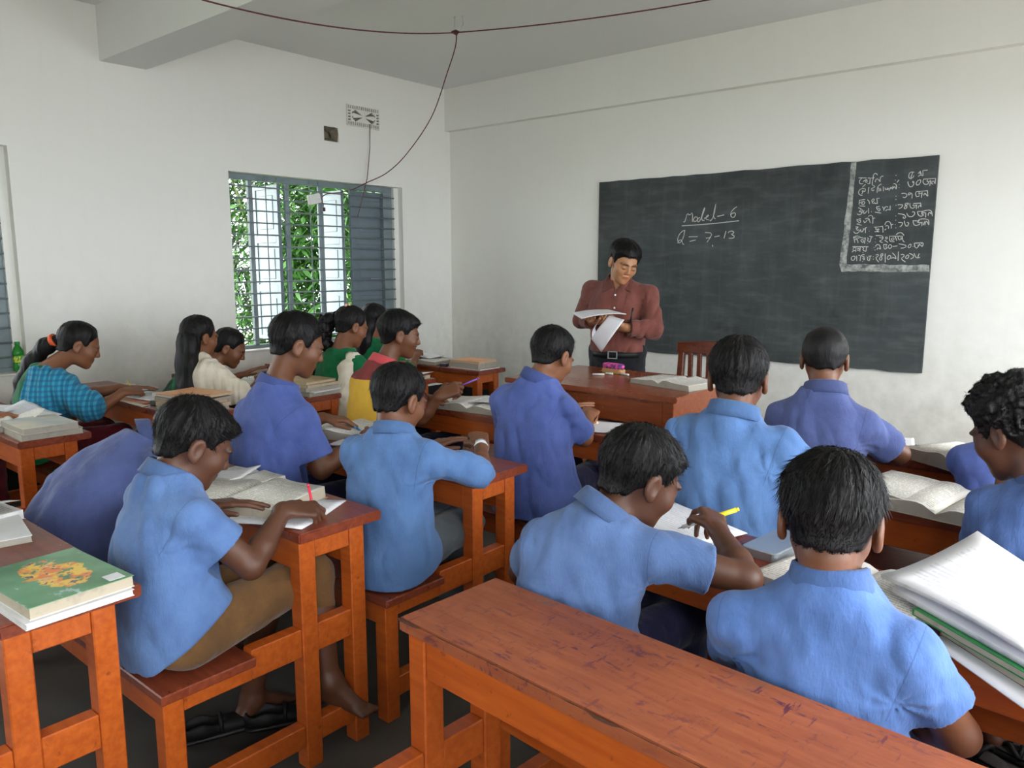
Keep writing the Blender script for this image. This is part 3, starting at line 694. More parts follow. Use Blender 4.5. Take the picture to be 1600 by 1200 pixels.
# ------------------------------------------------------------------ room
XR, YB, ZC = 6.15, -7.6, 3.036
def wall_cells(name, axis, p0, p1, us, zs, holes, mat, recess=()):
    mb = MB()
    for i in range(len(us) - 1):
        for j in range(len(zs) - 1):
            cu, cz = (us[i] + us[i + 1]) / 2, (zs[j] + zs[j + 1]) / 2
            if any(h[0] < cu < h[1] and h[2] < cz < h[3] for h in holes): continue
            a, b = p0, p1
            for r in recess:
                if r[0] < cu < r[1] and r[2] < cz < r[3]: a, b = r[4], r[5]
            if axis == 'x': mb.box(a, us[i], zs[j], b, us[i + 1], zs[j + 1])
            else: mb.box(us[i], a, zs[j], us[i + 1], b, zs[j + 1])
    return mb.put(name, mat, kind='structure', recalc=False)
W1, W2, W3 = (-2.311, -.617, .759, 2.101), (-5.43, -3.735, .752, 2.119), (-7.3, -5.8, .752, 2.119)
HOLE = (-1.447, -1.305, 2.416, 2.530)
wl = wall_cells('wall_left', 'x', -.25, 0, [YB, *W3[:2], *W2[:2], *W1[:1], HOLE[0], HOLE[1], W1[1], 0], [0, .752, .759, 2.101, 2.119, HOLE[2], HOLE[3], ZC], [W1, W2, W3], M['wall'], [(*HOLE, -.25, -.10)])
RW = [(-2.3, -.45, .76, 2.15), (-4.75, -2.9, .76, 2.15), (-7.2, -5.35, .76, 2.15)]
wall_cells('wall_right', 'x', XR, XR + .25, [YB, -7.2, -5.35, -4.75, -2.9, -2.3, -.45, 0], [0, .76, 2.15, ZC], RW, M['wall'])
B(-.25, 0, 0, XR + .25, .25, ZC).put('wall_front', M['wall'], kind='structure')
B(-.25, YB - .25, 0, XR + .25, YB, ZC).put('wall_rear', M['wall'], kind='structure')
B(-.25, YB - .25, -.15, XR + .25, .25, 0).put('floor', M['floor'], kind='structure')
B(-.25, YB - .25, ZC, XR + .25, .25, ZC + .15).put('ceiling', M['ceiling'], kind='structure')
B(0, -.068, 2.657, XR, 0, ZC).put('trim_1', M['wall'], kind='structure')
B(0, -3.165, 2.703, XR, -2.867, ZC).put('trim_2', M['ceiling'], kind='structure')
B(0, -.012, 0, XR, 0, .268).put('baseboard_front', M['skirting'], kind='structure', bevel=.003)
B(0, YB, 0, .012, -.012, .268).put('baseboard_left', M['skirting'], kind='structure', bevel=.003)
for y0, y1, z0, z1 in (W1, W2, W3): portal(-.24, (y0 + y1) / 2, (z0 + z1) / 2, y1 - y0, z1 - z0, -1)
for y0, y1, z0, z1 in RW: portal(XR + .24, (y0 + y1) / 2, (z0 + z1) / 2, y1 - y0, z1 - z0, 1)
# broken plaster round the hole left of the vent
rim = MB(); rng = random.Random(4)
y0, y1, z0, z1 = HOLE
ring = [(y0, z0), (y0 - .006, (z0 + z1) / 2), (y0 + .004, z1), ((y0 + y1) / 2, z1 + .006), (y1 - .012, z1 - .002), (y1 + .002, (z0 + z1) / 2), (y1 + .008, z0 - .006), ((y0 + y1) / 2, z0 - .004)]
inn = [(y0 + .03, z0 + .03), (y0 + .02, (z0 + z1) / 2), (y0 + .035, z1 - .02), ((y0 + y1) / 2, z1 - .03), (y1 - .045, z1 - .03), (y1 - .03, (z0 + z1) / 2), (y1 - .02, z0 + .03), ((y0 + y1) / 2, z0 + .035)]
n = len(ring)
rim.add([(.001, *p) for p in ring] + [(-.06, *p) for p in inn], [(i, (i + 1) % n, n + (i + 1) % n, n + i) for i in range(n)])
M['concrete'] = plain('bare_brick_and_mortar', (142, 132, 112), .95, .25, 22, .5, 60)
rim.put('broken_plaster', M['concrete'], wl)
B(-.0995, y0, z0, -.098, y1, z1).put('bare_masonry', M['concrete'], wl)

def window(name, w, shutters=True):
    y0, y1, z0, z1 = w
    wn = thing(name, None, None, (0, (y0 + y1) / 2, z0)); wn['kind'] = 'structure'; P = lambda mb, nm, mt, **k: mb.put(nm, mt, wn, world=True, **k)
    fy1 = y1 - .052
    P(B(-.13, y0, z1 - .045, -.085, fy1, z1), 'frame_head', M['metal'], bevel=.003); P(B(-.13, y0, z0, -.085, fy1, z0 + .04), 'frame_sill', M['metal'], bevel=.003)
    P(B(-.13, y0, z0 + .04, -.085, y0 + .04, z1 - .045), 'frame_jamb', M['metal'], bevel=.003); P(B(-.13, fy1 - .10, z0 + .04, -.085, fy1, z1 - .045), 'frame_jamb', M['metal'], bevel=.003)
    P(B(-.25, fy1, z0, -.06, y1, z1), 'plaster_reveal', M['wall'])
    P(B(-.25, y0, z0 - .001, .012, y1, z0 + .012), 'sill', M['wall'], bevel=.003)
    for fy in (.135, .328, .52): P(B(-.125, y0 + fy * (y1 - y0) - .018, z0 + .04, -.09, y0 + fy * (y1 - y0) + .018, z1 - .045), 'mullion', M['metal'], bevel=.003)
    z = z1 - .094
    b0 = None
    while z > z0 + .03:
        if b0 is None: b0 = P(MB().tube([(-.05, y0 - .0, z), (-.05, fy1 - .005, z)], .006, 8), 'grille_bar', M['bar'])
        else:
            c = b0.copy(); COL.objects.link(c); c.location.z += z - (z1 - .094)
        z -= .0897
    for fy in (.20, .26, .44, .49): P(B(-.062, y0 + fy * (y1 - y0) - .004, z0 + .01, -.056, y0 + fy * (y1 - y0) + .004, z1 - .01), 'grille_upright', M['bar'])
    def leaf(hy, ang, wd):
        lf = MB(); zb, zt = z0 + .045, z1 - .05; st = .045; rows = [zb, zb + (zt - zb) * .34, zb + (zt - zb) * .66, zt]
        lf.box(0, -.014, zb, st, .014, zt).box(wd - st, -.014, zb, wd, .014, zt)
        for r in rows: lf.box(st, -.0135, max(zb, r - .03), wd - st, .0135, min(zt, r + .03))
        o = lf.put('shutter_frame', M['shutter'], wn, bevel=.002, kind=None); o.location = (-.135, hy - wn.location.y, -z0); o.rotation_euler = (0, 0, ang)
        for i in range(3):
            B(st - .006, -.006, rows[i] + .024, wd - st + .006, .006, rows[i + 1] - .024).put('shutter_panel', M['shutter'], o, bevel=.004)
            B(st + .04, -.010, rows[i] + .075, wd - st - .04, .010, rows[i + 1] - .075).put('raised_field', M['shutter'], o, bevel=.006)
        B(wd * .45, -.024, rows[1] + .06, wd * .75, -.0145, rows[1] + .075).put('bolt', M['steel'], o)
    if shutters:
        sy = (y1 - y0) / 1.694
        leaf(y0 + .505 * sy, math.radians(180 - 4), .40); leaf(y0 + 1.13 * sy, math.radians(180 - 6), .40); leaf(y0 + 1.205 * sy, math.radians(91), .44)
        leaf(y0 + .03 * sy, math.radians(200), .40)
    return wn
window('window_1', W1); window('window_2', W2)

B(-.85, YB, 2.20, -.25, .25, 2.28).put('trim_5', M['ceiling'], kind='structure')        # concrete sunshade over the windows outside
# blackboard
bb = thing('blackboard', 'long dark slate blackboard with white chalk writing, mounted on the front wall', 'blackboard', (2.957, 0, .734))
m = N('chalky_slate'); v = m.coord(); c = m.mix(m.ramp(m.noise(v, 2.2, 6), [(.3, G3(0)), (.7, G3(1))]), lin((50, 55, 55)), lin((74, 80, 80)))
c = m.mix(m.math('MULTIPLY', m.ramp(m.noise(m.coord(scale=(1.2, 1, 5), rot=(0, .35, 0)), 3.5, 6), [(.48, G3(0)), (.8, G3(1))]), .35), c, lin((112, 117, 114)))
c = m.mix(m.math('MULTIPLY', m.ramp(m.noise(m.coord(scale=(7, 1, 1)), 2.0, 5), [(.5, G3(0)), (.8, G3(1))]), .18), c, lin((120, 126, 122)))
m.p('Base Color', c); m.p('Roughness', .72); m.p('Specular IOR Level', .3); m.bump(m.noise(v, 60, 4), .1, .002); M['slate'] = m.m
mb = MB(); rng = random.Random(7); X0, X1, Z0, Z1 = 1.717, 4.197, .734, 2.085      # painted cement panel with hand-trowelled edges
nx = 26; top = [(X0 + (X1 - X0) * i / nx, Z1 + rng.uniform(-.004, .004)) for i in range(nx + 1)]; bot = [(X0 + (X1 - X0) * i / nx, Z0 + rng.uniform(-.006, .005)) for i in range(nx + 1)]
V = []
for (xa, za), (xb, zb) in zip(top, bot): V += [(xa, -.022, za), (xb, -.022, zb), (xa, .0, za), (xb, .0, zb)]
F_ = []
for i in range(nx):
    a = i * 4; b = a + 4; F_ += [(a, a + 1, b + 1, b), (a + 2, a, b, b + 2), (a + 1, a + 3, b + 3, b + 1)]
F_ += [(0, 2, 3, 1), (nx * 4, nx * 4 + 1, nx * 4 + 3, nx * 4 + 2)]
mb.add(V, F_); mb.put('slate', M['slate'], bb, world=True)
m = N('smeared_chalk'); v = m.coord(); m.p('Base Color', m.mix(m.ramp(m.noise(v, 26, 6, .75), [(.36, G3(0)), (.62, G3(1))]), lin((88, 94, 92)), lin((178, 180, 174)))); m.p('Roughness', .95); M['smear'] = m.m
sm = MB()
for quad in ([(3.686, 2.083), (3.716, 2.081), (3.694, 1.425), (3.652, 1.425)], [(3.652, 1.4255), (4.192, 1.418), (4.194, 1.377), (3.668, 1.374)]):
    k = 14; V = []; F2 = []
    (a, b, c_, d) = [np.array(q) for q in quad]
    longu = np.linalg.norm(b - a) > np.linalg.norm(d - a)
    for i in range(k + 1):
        t = i / k; p, q = (a + (b - a) * t, d + (c_ - d) * t) if longu else (a + (d - a) * t, b + (c_ - b) * t)
        p, q = p + rng.uniform(-.004, .004), q + rng.uniform(-.004, .004); V += [(p[0], -.0228, p[1]), (q[0], -.0228, q[1])]
    sm.add(V, [(2 * i, 2 * i + 1, 2 * i + 3, 2 * i + 2) for i in range(k)])
sm.put('chalk_border', M['smear'], bb, world=True, label='smeared broad chalk line boxing off the top right corner')
def chalk(name, text, label, wd):
    mb = MB(); rg = random.Random(3)
    for st in text.split(';'):
        P = [np.array([int(x) / 1000 for x in q.split(',')]) for q in st.split()]
        if len(P) == 1: P.append(P[0] + (.003, -.004))
        Q = [P[0]]
        for i in range(len(P) - 1):              # round the corners a little
            a, b = P[i], P[i + 1]
            Q += [a + (b - a) * .3, a + (b - a) * .7]
        Q.append(P[-1]); V = []
        for i, p in enumerate(Q):
            d = Q[min(i + 1, len(Q) - 1)] - Q[max(i - 1, 0)]; d = d / (np.linalg.norm(d) + 1e-9); nn = np.array((-d[1], d[0])) * wd * rg.uniform(.38, .56)
            V += [(p[0] + nn[0], -.0236, p[1] + nn[1]), (p[0] - nn[0], -.0236, p[1] - nn[1])]
        mb.add(V, [(2 * i, 2 * i + 1, 2 * i + 3, 2 * i + 2) for i in range(len(Q) - 1)])
    mb.put(name, M['chalk'], bb, world=True, label=label, kind='stuff')
STROKES = '''3736,1979 3786,1975;3760,1978 3743,1964 3742,1948 3749,1940 3766,1940;3764,1950 3771,1960 3781,1961 3791,1956 3790,1947 3780,1948 3777,1958 3785,1963;3779,1966 3791,1961;3792,1974 3811,1972;3807,1973 3807,1936;3792,1939 3807,1938;3813,1971 3833,1974;3851,1989 3841,2000 3829,1998 3824,1984 3827,1974 3824,1962 3822,1943 3825,1926;3840,1945 3841,1961 3851,1965 3861,1958 3869,1945;3869,1945 3868,1977 3886,1980;3781,1935 3762,1918;3778,1909 3753,1909 3742,1895 3741,1881 3751,1869 3767,1866;3761,1876 3770,1885 3761,1894 3769,1896 3780,1885 3783,1907;3803,1916 3801,1875;3825,1926 3830,1926 3842,1913 3823,1908;3821,1908 3822,1894 3830,1890 3836,1898;3878,1931 3861,1922 3855,1908 3855,1878;3860,1910 3869,1892 3864,1886;3872,1905 3879,1889 3871,1889;3890,1914 3894,1884;3901,1906 3909,1887 3916,1905;3916,1905 3917,1887 3927,1908 3927,1886;3933,1909 3936,1891 3940,1913 3947,1893;3947,1914 3951,1894 3957,1916 3968,1893;3968,1893 3970,1917 3956,1930 3950,1926;3970,1935 3981,1950;3984,1922 3984,1919;3984,1903 3984,1899;3962,1980 3961,1976;3960,1951 3959,1947;3970,1852 3970,1847;3970,1832 3971,1827
4066,1991 4044,1993 4036,1981 4035,1963 4043,1953 4054,1952;4057,1989 4048,1959;4048,1959 4060,1956 4065,1971;4089,1981 4099,1994 4098,1976 4105,1982;4090,1962 4100,1972 4115,1966;4098,1996 4107,1974;4113,1997 4141,1997;4114,1997 4117,1965;4033,1936 4036,1919 4045,1904 4054,1901 4065,1909 4069,1922 4066,1936 4059,1935 4062,1927 4069,1926;4106,1941 4093,1942 4082,1927 4081,1916 4088,1909 4099,1914 4107,1929 4106,1941;4120,1944 4190,1945;4122,1944 4118,1931 4124,1917 4135,1911 4148,1913 4152,1924;4144,1940 4141,1929 4148,1925 4162,1933;4162,1935 4159,1901;4169,1914 4168,1925 4177,1931 4183,1921 4189,1911;4169,1914 4178,1911;4188,1947 4188,1911;4000,1864 4020,1866 4032,1858 4032,1844 4022,1837 4010,1842;4041,1852 4040,1864 4051,1867 4055,1859 4043,1852;4057,1865 4065,1854 4063,1831;4084,1871 4150,1873;4084,1869 4082,1855 4088,1841 4097,1839 4106,1846;4104,1870 4099,1856 4107,1856 4119,1863;4120,1865 4117,1832;4131,1845 4130,1856 4139,1856 4147,1844 4153,1840;4149,1871 4153,1840
3747,1836 3785,1839;3751,1836 3749,1815 3751,1807;3752,1819 3766,1827 3784,1826 3785,1812 3771,1806 3762,1817 3772,1820;3753,1800 3788,1796;3799,1837 3811,1826 3814,1810;3826,1834 3837,1841;3826,1834 3832,1809 3847,1818;3829,1821 3842,1829 3839,1841;3843,1811 3863,1810;3853,1840 3872,1842;3857,1840 3862,1808;3745,1789 3771,1778 3750,1764 3760,1762 3772,1759;3771,1776 3774,1755 3759,1741 3745,1746 3741,1750;3783,1771 3780,1755 3787,1746 3803,1768;3810,1782 3813,1749;3827,1761 3830,1758;3857,1788 3878,1791;3858,1788 3861,1771 3876,1779 3883,1770 3876,1761 3866,1767;3851,1756 3888,1748;3893,1788 3902,1778 3904,1763;3909,1787 3906,1773;3905,1777 3918,1791 3928,1782;3914,1761 3925,1771 3940,1766;3940,1792 3941,1764;3741,1713 3767,1717;3743,1713 3746,1697 3763,1710 3768,1702 3763,1690 3751,1692;3743,1685 3774,1675;3785,1705 3788,1693 3796,1691 3807,1709;3793,1715 3810,1721 3819,1712 3826,1688;3811,1707 3819,1710;3812,1729 3819,1737 3833,1736 3841,1722 3842,1683;3842,1716 3853,1719;3977,1729 3977,1725;3979,1702 3979,1698;3916,1673 3921,1690 3932,1695 3944,1692 3954,1675 3956,1649;3953,1671 3967,1677;3919,1664 3932,1670 3940,1664 3939,1648;3917,1640 3926,1648;3978,1676 3978,1673;3982,1654 3982,1650
3974,1795 3974,1791;3984,1796 4010,1796 4014,1788 4004,1775 3991,1772;4045,1803 4030,1803 4025,1796 4031,1789 4045,1795 4046,1802;4031,1789 4022,1776 4025,1769 4036,1771 4039,1783 4031,1789;4054,1802 4055,1784 4065,1770 4076,1770 4085,1779;4075,1793 4073,1785 4083,1785 4093,1790;4074,1799 4116,1800;4093,1790 4093,1765;4104,1770 4105,1784 4114,1785 4118,1777;4116,1799 4120,1777;3989,1741 4022,1735 4035,1724 4036,1712 4025,1709 4019,1717 4026,1720;4040,1742 4048,1724 4065,1716 4081,1724 4088,1740 4080,1751 4071,1746;4102,1749 4132,1749;4102,1749 4105,1731 4117,1719 4131,1720 4138,1728;4129,1748 4125,1732 4136,1730;4128,1740 4149,1739;4149,1739 4150,1712;4132,1749 4157,1756 4177,1753 4184,1736 4187,1718;4165,1721 4162,1733 4171,1742 4181,1730;3995,1686 4019,1685 4022,1677 4012,1661 4005,1658;4030,1695 4033,1673 4046,1657 4056,1670 4055,1684 4046,1684;4078,1693 4104,1692;4080,1693 4083,1675 4095,1662 4113,1666 4122,1674;4116,1695 4106,1682 4118,1680 4134,1681;4132,1681 4133,1659;4106,1682 4111,1698 4132,1704 4165,1699 4171,1684 4171,1664;4142,1665 4145,1683 4151,1688 4150,1663;4153,1688 4163,1682 4169,1668
3736,1666 3760,1665 3739,1654;3746,1662 3746,1641 3759,1647;3726,1635 3739,1623 3757,1626 3766,1645;3769,1649 3775,1626 3791,1650;3783,1652 3795,1652;3808,1660 3798,1658 3801,1625;3824,1637 3825,1635;3851,1660 3884,1662;3863,1660 3864,1640 3879,1651 3885,1645 3870,1635;3857,1632 3886,1631;3899,1665 3905,1663 3908,1626;3884,1662 3905,1666;3726,1598 3765,1593;3728,1600 3744,1607 3762,1606 3771,1597;3731,1596 3739,1563;3737,1583 3755,1587;3743,1589 3756,1579 3759,1562;3771,1595 3789,1595;3776,1581 3789,1586 3795,1560 3778,1570 3776,1581;3803,1594 3799,1557;3791,1590 3803,1594;3814,1594 3825,1588 3814,1576 3832,1565;3832,1565 3840,1602;3826,1604 3848,1599;3819,1558 3820,1556;3865,1588 3865,1585;3866,1567 3866,1564;3865,1607 3901,1606 3910,1598 3912,1586 3900,1576 3888,1570 3910,1561;3889,1594 3908,1590;3925,1596 3930,1581 3939,1589 3933,1597 3925,1594;3921,1577 3943,1561;3948,1601 3980,1598;3950,1599 3949,1579 3958,1565 3981,1566;3960,1585 3975,1592 3978,1576 3965,1573 3960,1585;3726,1538 3826,1536;3729,1527 3743,1534;3727,1519 3740,1511;3724,1503 3744,1517 3750,1504;3748,1536 3749,1502;3755,1525 3767,1529 3776,1508;3775,1535 3775,1504;3756,1517 3770,1512;3787,1533 3799,1526 3788,1516 3812,1506;3814,1537 3812,1506;3792,1500 3794,1498;3861,1533 3861,1530;3867,1517 3867,1513;3869,1536 3872,1548 3888,1550 3898,1537 3900,1519;3880,1523 3889,1529 3900,1519;3878,1521 3882,1517;3917,1549 3938,1549;3917,1549 3920,1527 3929,1517 3939,1529;3934,1547 3931,1533 3941,1526;3953,1547 3944,1539 3949,1524 3961,1524 3968,1536 3963,1546 3953,1547;3740,1477 3724,1473 3722,1455 3734,1446 3745,1456 3748,1473 3740,1477;3756,1479 3759,1444;3766,1481 3778,1481;3790,1485 3780,1475 3780,1444;3782,1475 3794,1487 3806,1485;3790,1475 3804,1473;3795,1460 3805,1469 3806,1448 3795,1460;3794,1443 3795,1440;3819,1471 3829,1466 3821,1456 3836,1444;3838,1446 3840,1475;3830,1475 3848,1477;3859,1475 3859,1472;3861,1458 3861,1454;3873,1482 3888,1488 3891,1478 3872,1464 3895,1437;3915,1492 3904,1488 3902,1476 3916,1476 3917,1488 3915,1492;3906,1474 3896,1458 3906,1447 3915,1456 3909,1472;3931,1492 3935,1435;3954,1480 3944,1468 3946,1455 3958,1455 3967,1467 3964,1478 3954,1480
3950,1601 4025,1599;3982,1600 3994,1572;3987,1608 4000,1621 4014,1623 4026,1615 4034,1603;3999,1596 4004,1578 4014,1576 4023,1585;4013,1588 4026,1589;4024,1599 4030,1567 4041,1563;3973,1536 4001,1539;4006,1552 4035,1547 4054,1539 4045,1527 4021,1524;4077,1550 4065,1543 4062,1529 4070,1525 4080,1534 4079,1549;4092,1534 4093,1532;4097,1554 4146,1556;4097,1554 4100,1536 4109,1522 4119,1528 4129,1549;4118,1540 4129,1544 4133,1543 4141,1535;4136,1551 4148,1555 4149,1543 4141,1531;3972,1496 3994,1475 3997,1459;3969,1461 3982,1467 3998,1457;4008,1503 4010,1445;4024,1483 4037,1487 4045,1479 4040,1469 4024,1459 4054,1437;4067,1483 4055,1475 4052,1461 4062,1457 4072,1469 4069,1483;4072,1492 4093,1483 4101,1472 4096,1463 4082,1456;4100,1492 4109,1472 4119,1461 4136,1466;4131,1490 4125,1478 4125,1468
2486,1743 2495,1737 2505,1759 2516,1809 2536,1783 2561,1815 2561,1738;2579,1772 2567,1753 2576,1738 2597,1745 2605,1767 2592,1775 2579,1772;2622,1770 2603,1760 2602,1741 2615,1734 2630,1762;2630,1762 2653,1839 2661,1837 2646,1796 2635,1766 2639,1747 2658,1746;2656,1761 2693,1775 2688,1787 2672,1772 2669,1753 2694,1749;2702,1748 2707,1735 2734,1777 2745,1863;2745,1863 2733,1811 2728,1766 2747,1754;2759,1771 2813,1780;2909,1834 2882,1819 2861,1787 2868,1764 2885,1756 2900,1770 2899,1793 2879,1790 2864,1779;2474,1712 2699,1718 2929,1734;2503,1680 2475,1671 2450,1641 2440,1610 2452,1582 2469,1590 2490,1621 2501,1678;2443,1583 2460,1610 2477,1605 2485,1578 2498,1572;2535,1629 2608,1629;2543,1594 2594,1605;2668,1657 2727,1653 2708,1616 2686,1586;2676,1615 2716,1621;2744,1624 2785,1631;2833,1663 2819,1611;2849,1650 2865,1664 2893,1660 2894,1645 2870,1638 2898,1630 2899,1615 2879,1610 2857,1612;2730,1566 2733,1553'''.split('\n')
chalk('chalk_writing', ';'.join(STROKES[:6]), 'nine lines of chalked Bengali class notes', .0048)
chalk('chalk_writing', STROKES[6], 'chalked heading Model - 6 over Q = 7 - 13', .0060)

# ornamental vent block high on the left wall
vt = thing('wall_vent', 'white pierced ornamental vent block high on the left wall above the window', 'vent', (0, -1.045, 2.65))
M['vent_dark'] = plain('vent_shadow_grey', (112, 106, 94), .9, .2); M['vent'] = plain('vent_whitewash', (224, 222, 212), .85, .06)
b = B(0.0005, -.17, -.083, .004, .17, .083).put('hole_shade_plate', M['vent_dark'], vt)  # grey plate; its colour stands in for the shade inside the vent holes
F = Field((-.002, -.19, -.10), (.03, .19, .10), .0024)      # pierced plate: border slots round a four-petalled flower
F.put(lambda X: np.maximum(np.maximum(np.abs(X[1]) - .172, np.abs(X[2]) - .086), np.abs(X[0] - .009) - .008), (0, -.172, -.086), (.018, .172, .086), 0)
slot = lambda y0, z0, y1, z1: F.put(lambda X: np.maximum(np.maximum(np.abs(X[1] - (y0 + y1) / 2) - (y1 - y0) / 2, np.abs(X[2] - (z0 + z1) / 2) - (z1 - z0) / 2), np.abs(X[0] - .010) - .03), (-.01, y0, z0), (.03, y1, z1), .002, 's')
for i in range(15):
    for z in (-.078, .052): slot(-.163 + i * .0221, z, -.152 + i * .0221, z + .026)
for j in range(4):
    for y in (-.164, .138): slot(y, -.043 + j * .0235, y + .026, -.031 + j * .0235)
for sy in (-1, 1):
    for sz in (-1, 1):
        a_ = A_(.01, sy * .018, sz * .008)
        for o, k in ((.0, 1), (.014, -1)):
            b_ = A_(.01, sy * (.098 + k * .008), sz * (.034 - k * .006)); F.put(lambda X, a=a_, b=b_: np.maximum(d_cap((X[0] * 0 + .01, X[1], X[2]), a, b, .001, .0075), np.abs(X[0] - .01) - .03), np.minimum(a_, b_) - .02, np.maximum(a_, b_) + .02, .001, 's')
        c_ = A_(.01, sy * .118, sz * .018); F.put(lambda X, c=c_: d_cap((X[0] * 0 + .01, X[1], X[2]), c, c + A_(0, 0, .004), .006, .006), c_ - .02, c_ + .02, .001, 's')
link('pierced_plate', sdf_mesh('pierced_plate', [F.polys()]), M['vent'], vt)

# fan hook and flex on the ceiling
hk = thing('ceiling_hook', 'white cable-wrapped ceiling hook where the thin wires are knotted', 'hook', (1.60, -1.53, ZC))
MB().tube([(1.575, -1.545, ZC), (1.572, -1.547, ZC - .06), (1.585, -1.54, ZC - .085), (1.60, -1.53, ZC - .085), (1.625, -1.515, ZC - .06), (1.622, -1.517, ZC)], .007, 8).put('hook', M['white_plastic'], hk, world=True)
MB().tube([(1.56, -1.56, ZC - .10), (1.585, -1.54, ZC - .088), (1.60, -1.53, ZC - .10), (1.59, -1.54, ZC - .115), (1.57, -1.55, ZC - .10)], .009, 6).put('wire_knot', M['wire'], hk, world=True)
def sag(a, b, d, n=22):
    a, b = np.array(a), np.array(b); return [a + (b - a) * t - np.array((0, 0, d * 4 * t * (1 - t))) for t in np.linspace(0, 1, n)]
K = np.array((1.585, -1.54, ZC - .10))
tag(MB().tube([*sag((1.716, -3.404, 2.66), K, .055)][::1], .0042, 6).put('electric_wire', M['wire']), 'red sagging wire running from the ceiling hook to the left', 'wire')
tag(MB().tube(sag(K, (3.9, -.75, 3.02), .045), .0042, 6).put('electric_wire', M['wire']), 'dark twisted wire running from the ceiling hook to the right', 'wire')
mid = [K, K + (-.03, .02, -.08), A_(1.38, -1.42, 2.74), A_(1.05, -1.26, 2.50), A_(.62, -1.12, 2.29), A_(.32, -1.07, 2.17), A_(.12, -1.12, 2.10), A_(.05, -1.25, 2.03), A_(.035, -1.46, 1.99), A_(.04, -1.52, 1.96)]
Q = []
for i in range(len(mid) - 1):
    p0, p1, p2, p3 = mid[max(i - 1, 0)], mid[i], mid[i + 1], mid[min(i + 2, len(mid) - 1)]
    for t in np.linspace(0, 1, 7, endpoint=False): Q.append(.5 * (2 * p1 + (p2 - p0) * t + (2 * p0 - 5 * p1 + 4 * p2 - p3) * t * t + (3 * p1 - p0 - 3 * p2 + p3) * t ** 3))
Q.append(mid[-1])
tag(MB().tube(Q, .0040, 6).put('electric_wire', M['wire']), 'long drooping wire from the ceiling hook down to the white box at the window', 'wire')
tag(MB().tube([(.02, -.985, 2.60), (.03, -1.0, 2.4), (.045, -1.05, 2.15), (.02, -1.10, 1.95), (.0, -1.13, 1.82)], .0035, 6).put('electric_wire', M['wire']), 'thin wire hanging from the vent block across the window top', 'wire')
bx = thing('adapter_box', 'small white plastic adapter box hanging in front of the window grille', 'adapter', (.045, -1.60, 1.94))
o = MB().box(-.018, -.058, -.038, .018, .058, .038).put('casing', M['white_plastic'], bx, bevel=.006, seg=2); o.rotation_euler = (.22, 0, 0)
for i in range(4): B(.0182, -.04, -.022 + i * .014, .0195, .03, -.017 + i * .014).put('vent_rib', M['white_plastic'], o)
MB().tube([(0, .06, .03), (-.004, .09, -.03), (-.01, .10, -.07)], .003, 6).put('lead', M['wire'], bx)
MB().tube([(-.012, .10, -.06), (-.012, .10, -.09)], .013, 8).put('bulb_holder', M['wire'], bx)

# ------------------------------------------------------------------ outside the left windows
def leaf_mesh(L, W):
    V = [(0, 0, 0)]; F2 = []
    for t, w_ in ((.18, .7), (.45, 1), (.75, .6)): V += [(-W * w_, L * t, -.02 * L * t), (W * w_, L * t, -.02 * L * t), (0, L * t, .03 * L - .10 * L * t * t)]
    V.append((0, L, -.12 * L))
    F2 += [(0, 3, 1), (0, 2, 3)]
    for a in (1, 4): F2 += [(a, a + 2, a + 5, a + 3), (a + 2, a + 1, a + 4, a + 5)]
    F2 += [(7, 9, 10), (9, 8, 10)]
    me = bpy.data.meshes.new('leaf'); me.from_pydata(V, [], F2); me.update(); return me
for nm, c1, c2 in (('leaf_green', (60, 108, 40), (36, 74, 26)), ('leaf_light', (104, 150, 60), (74, 118, 42)), ('leaf_dark', (34, 66, 26), (20, 46, 18))):
    m = N(nm); v = m.coord('Object'); m.p('Base Color', m.mix(m.noise(v, 4, 2), lin(c2), lin(c1))); m.p('Roughness', .45); m.p('Transmission Weight', .0)
    M[nm] = m.m
M['bamboo'] = plain('bamboo_culm', (96, 108, 52), .5, .2, 5)
M['grass'] = plain('pale_grass', (150, 160, 116), .9, .2, 8, c2=(120, 132, 92))  # pale green ground colour with a deeper green mixed in at random
B(-14, -16, -.45, -.25, 8, -.4).put('trim_3', M['grass'], kind='structure')
B(XR + .25, -16, -.45, 20, 8, -.4).put('trim_4', plain('dry_yard', (170, 170, 168), .9, .1), kind='structure')
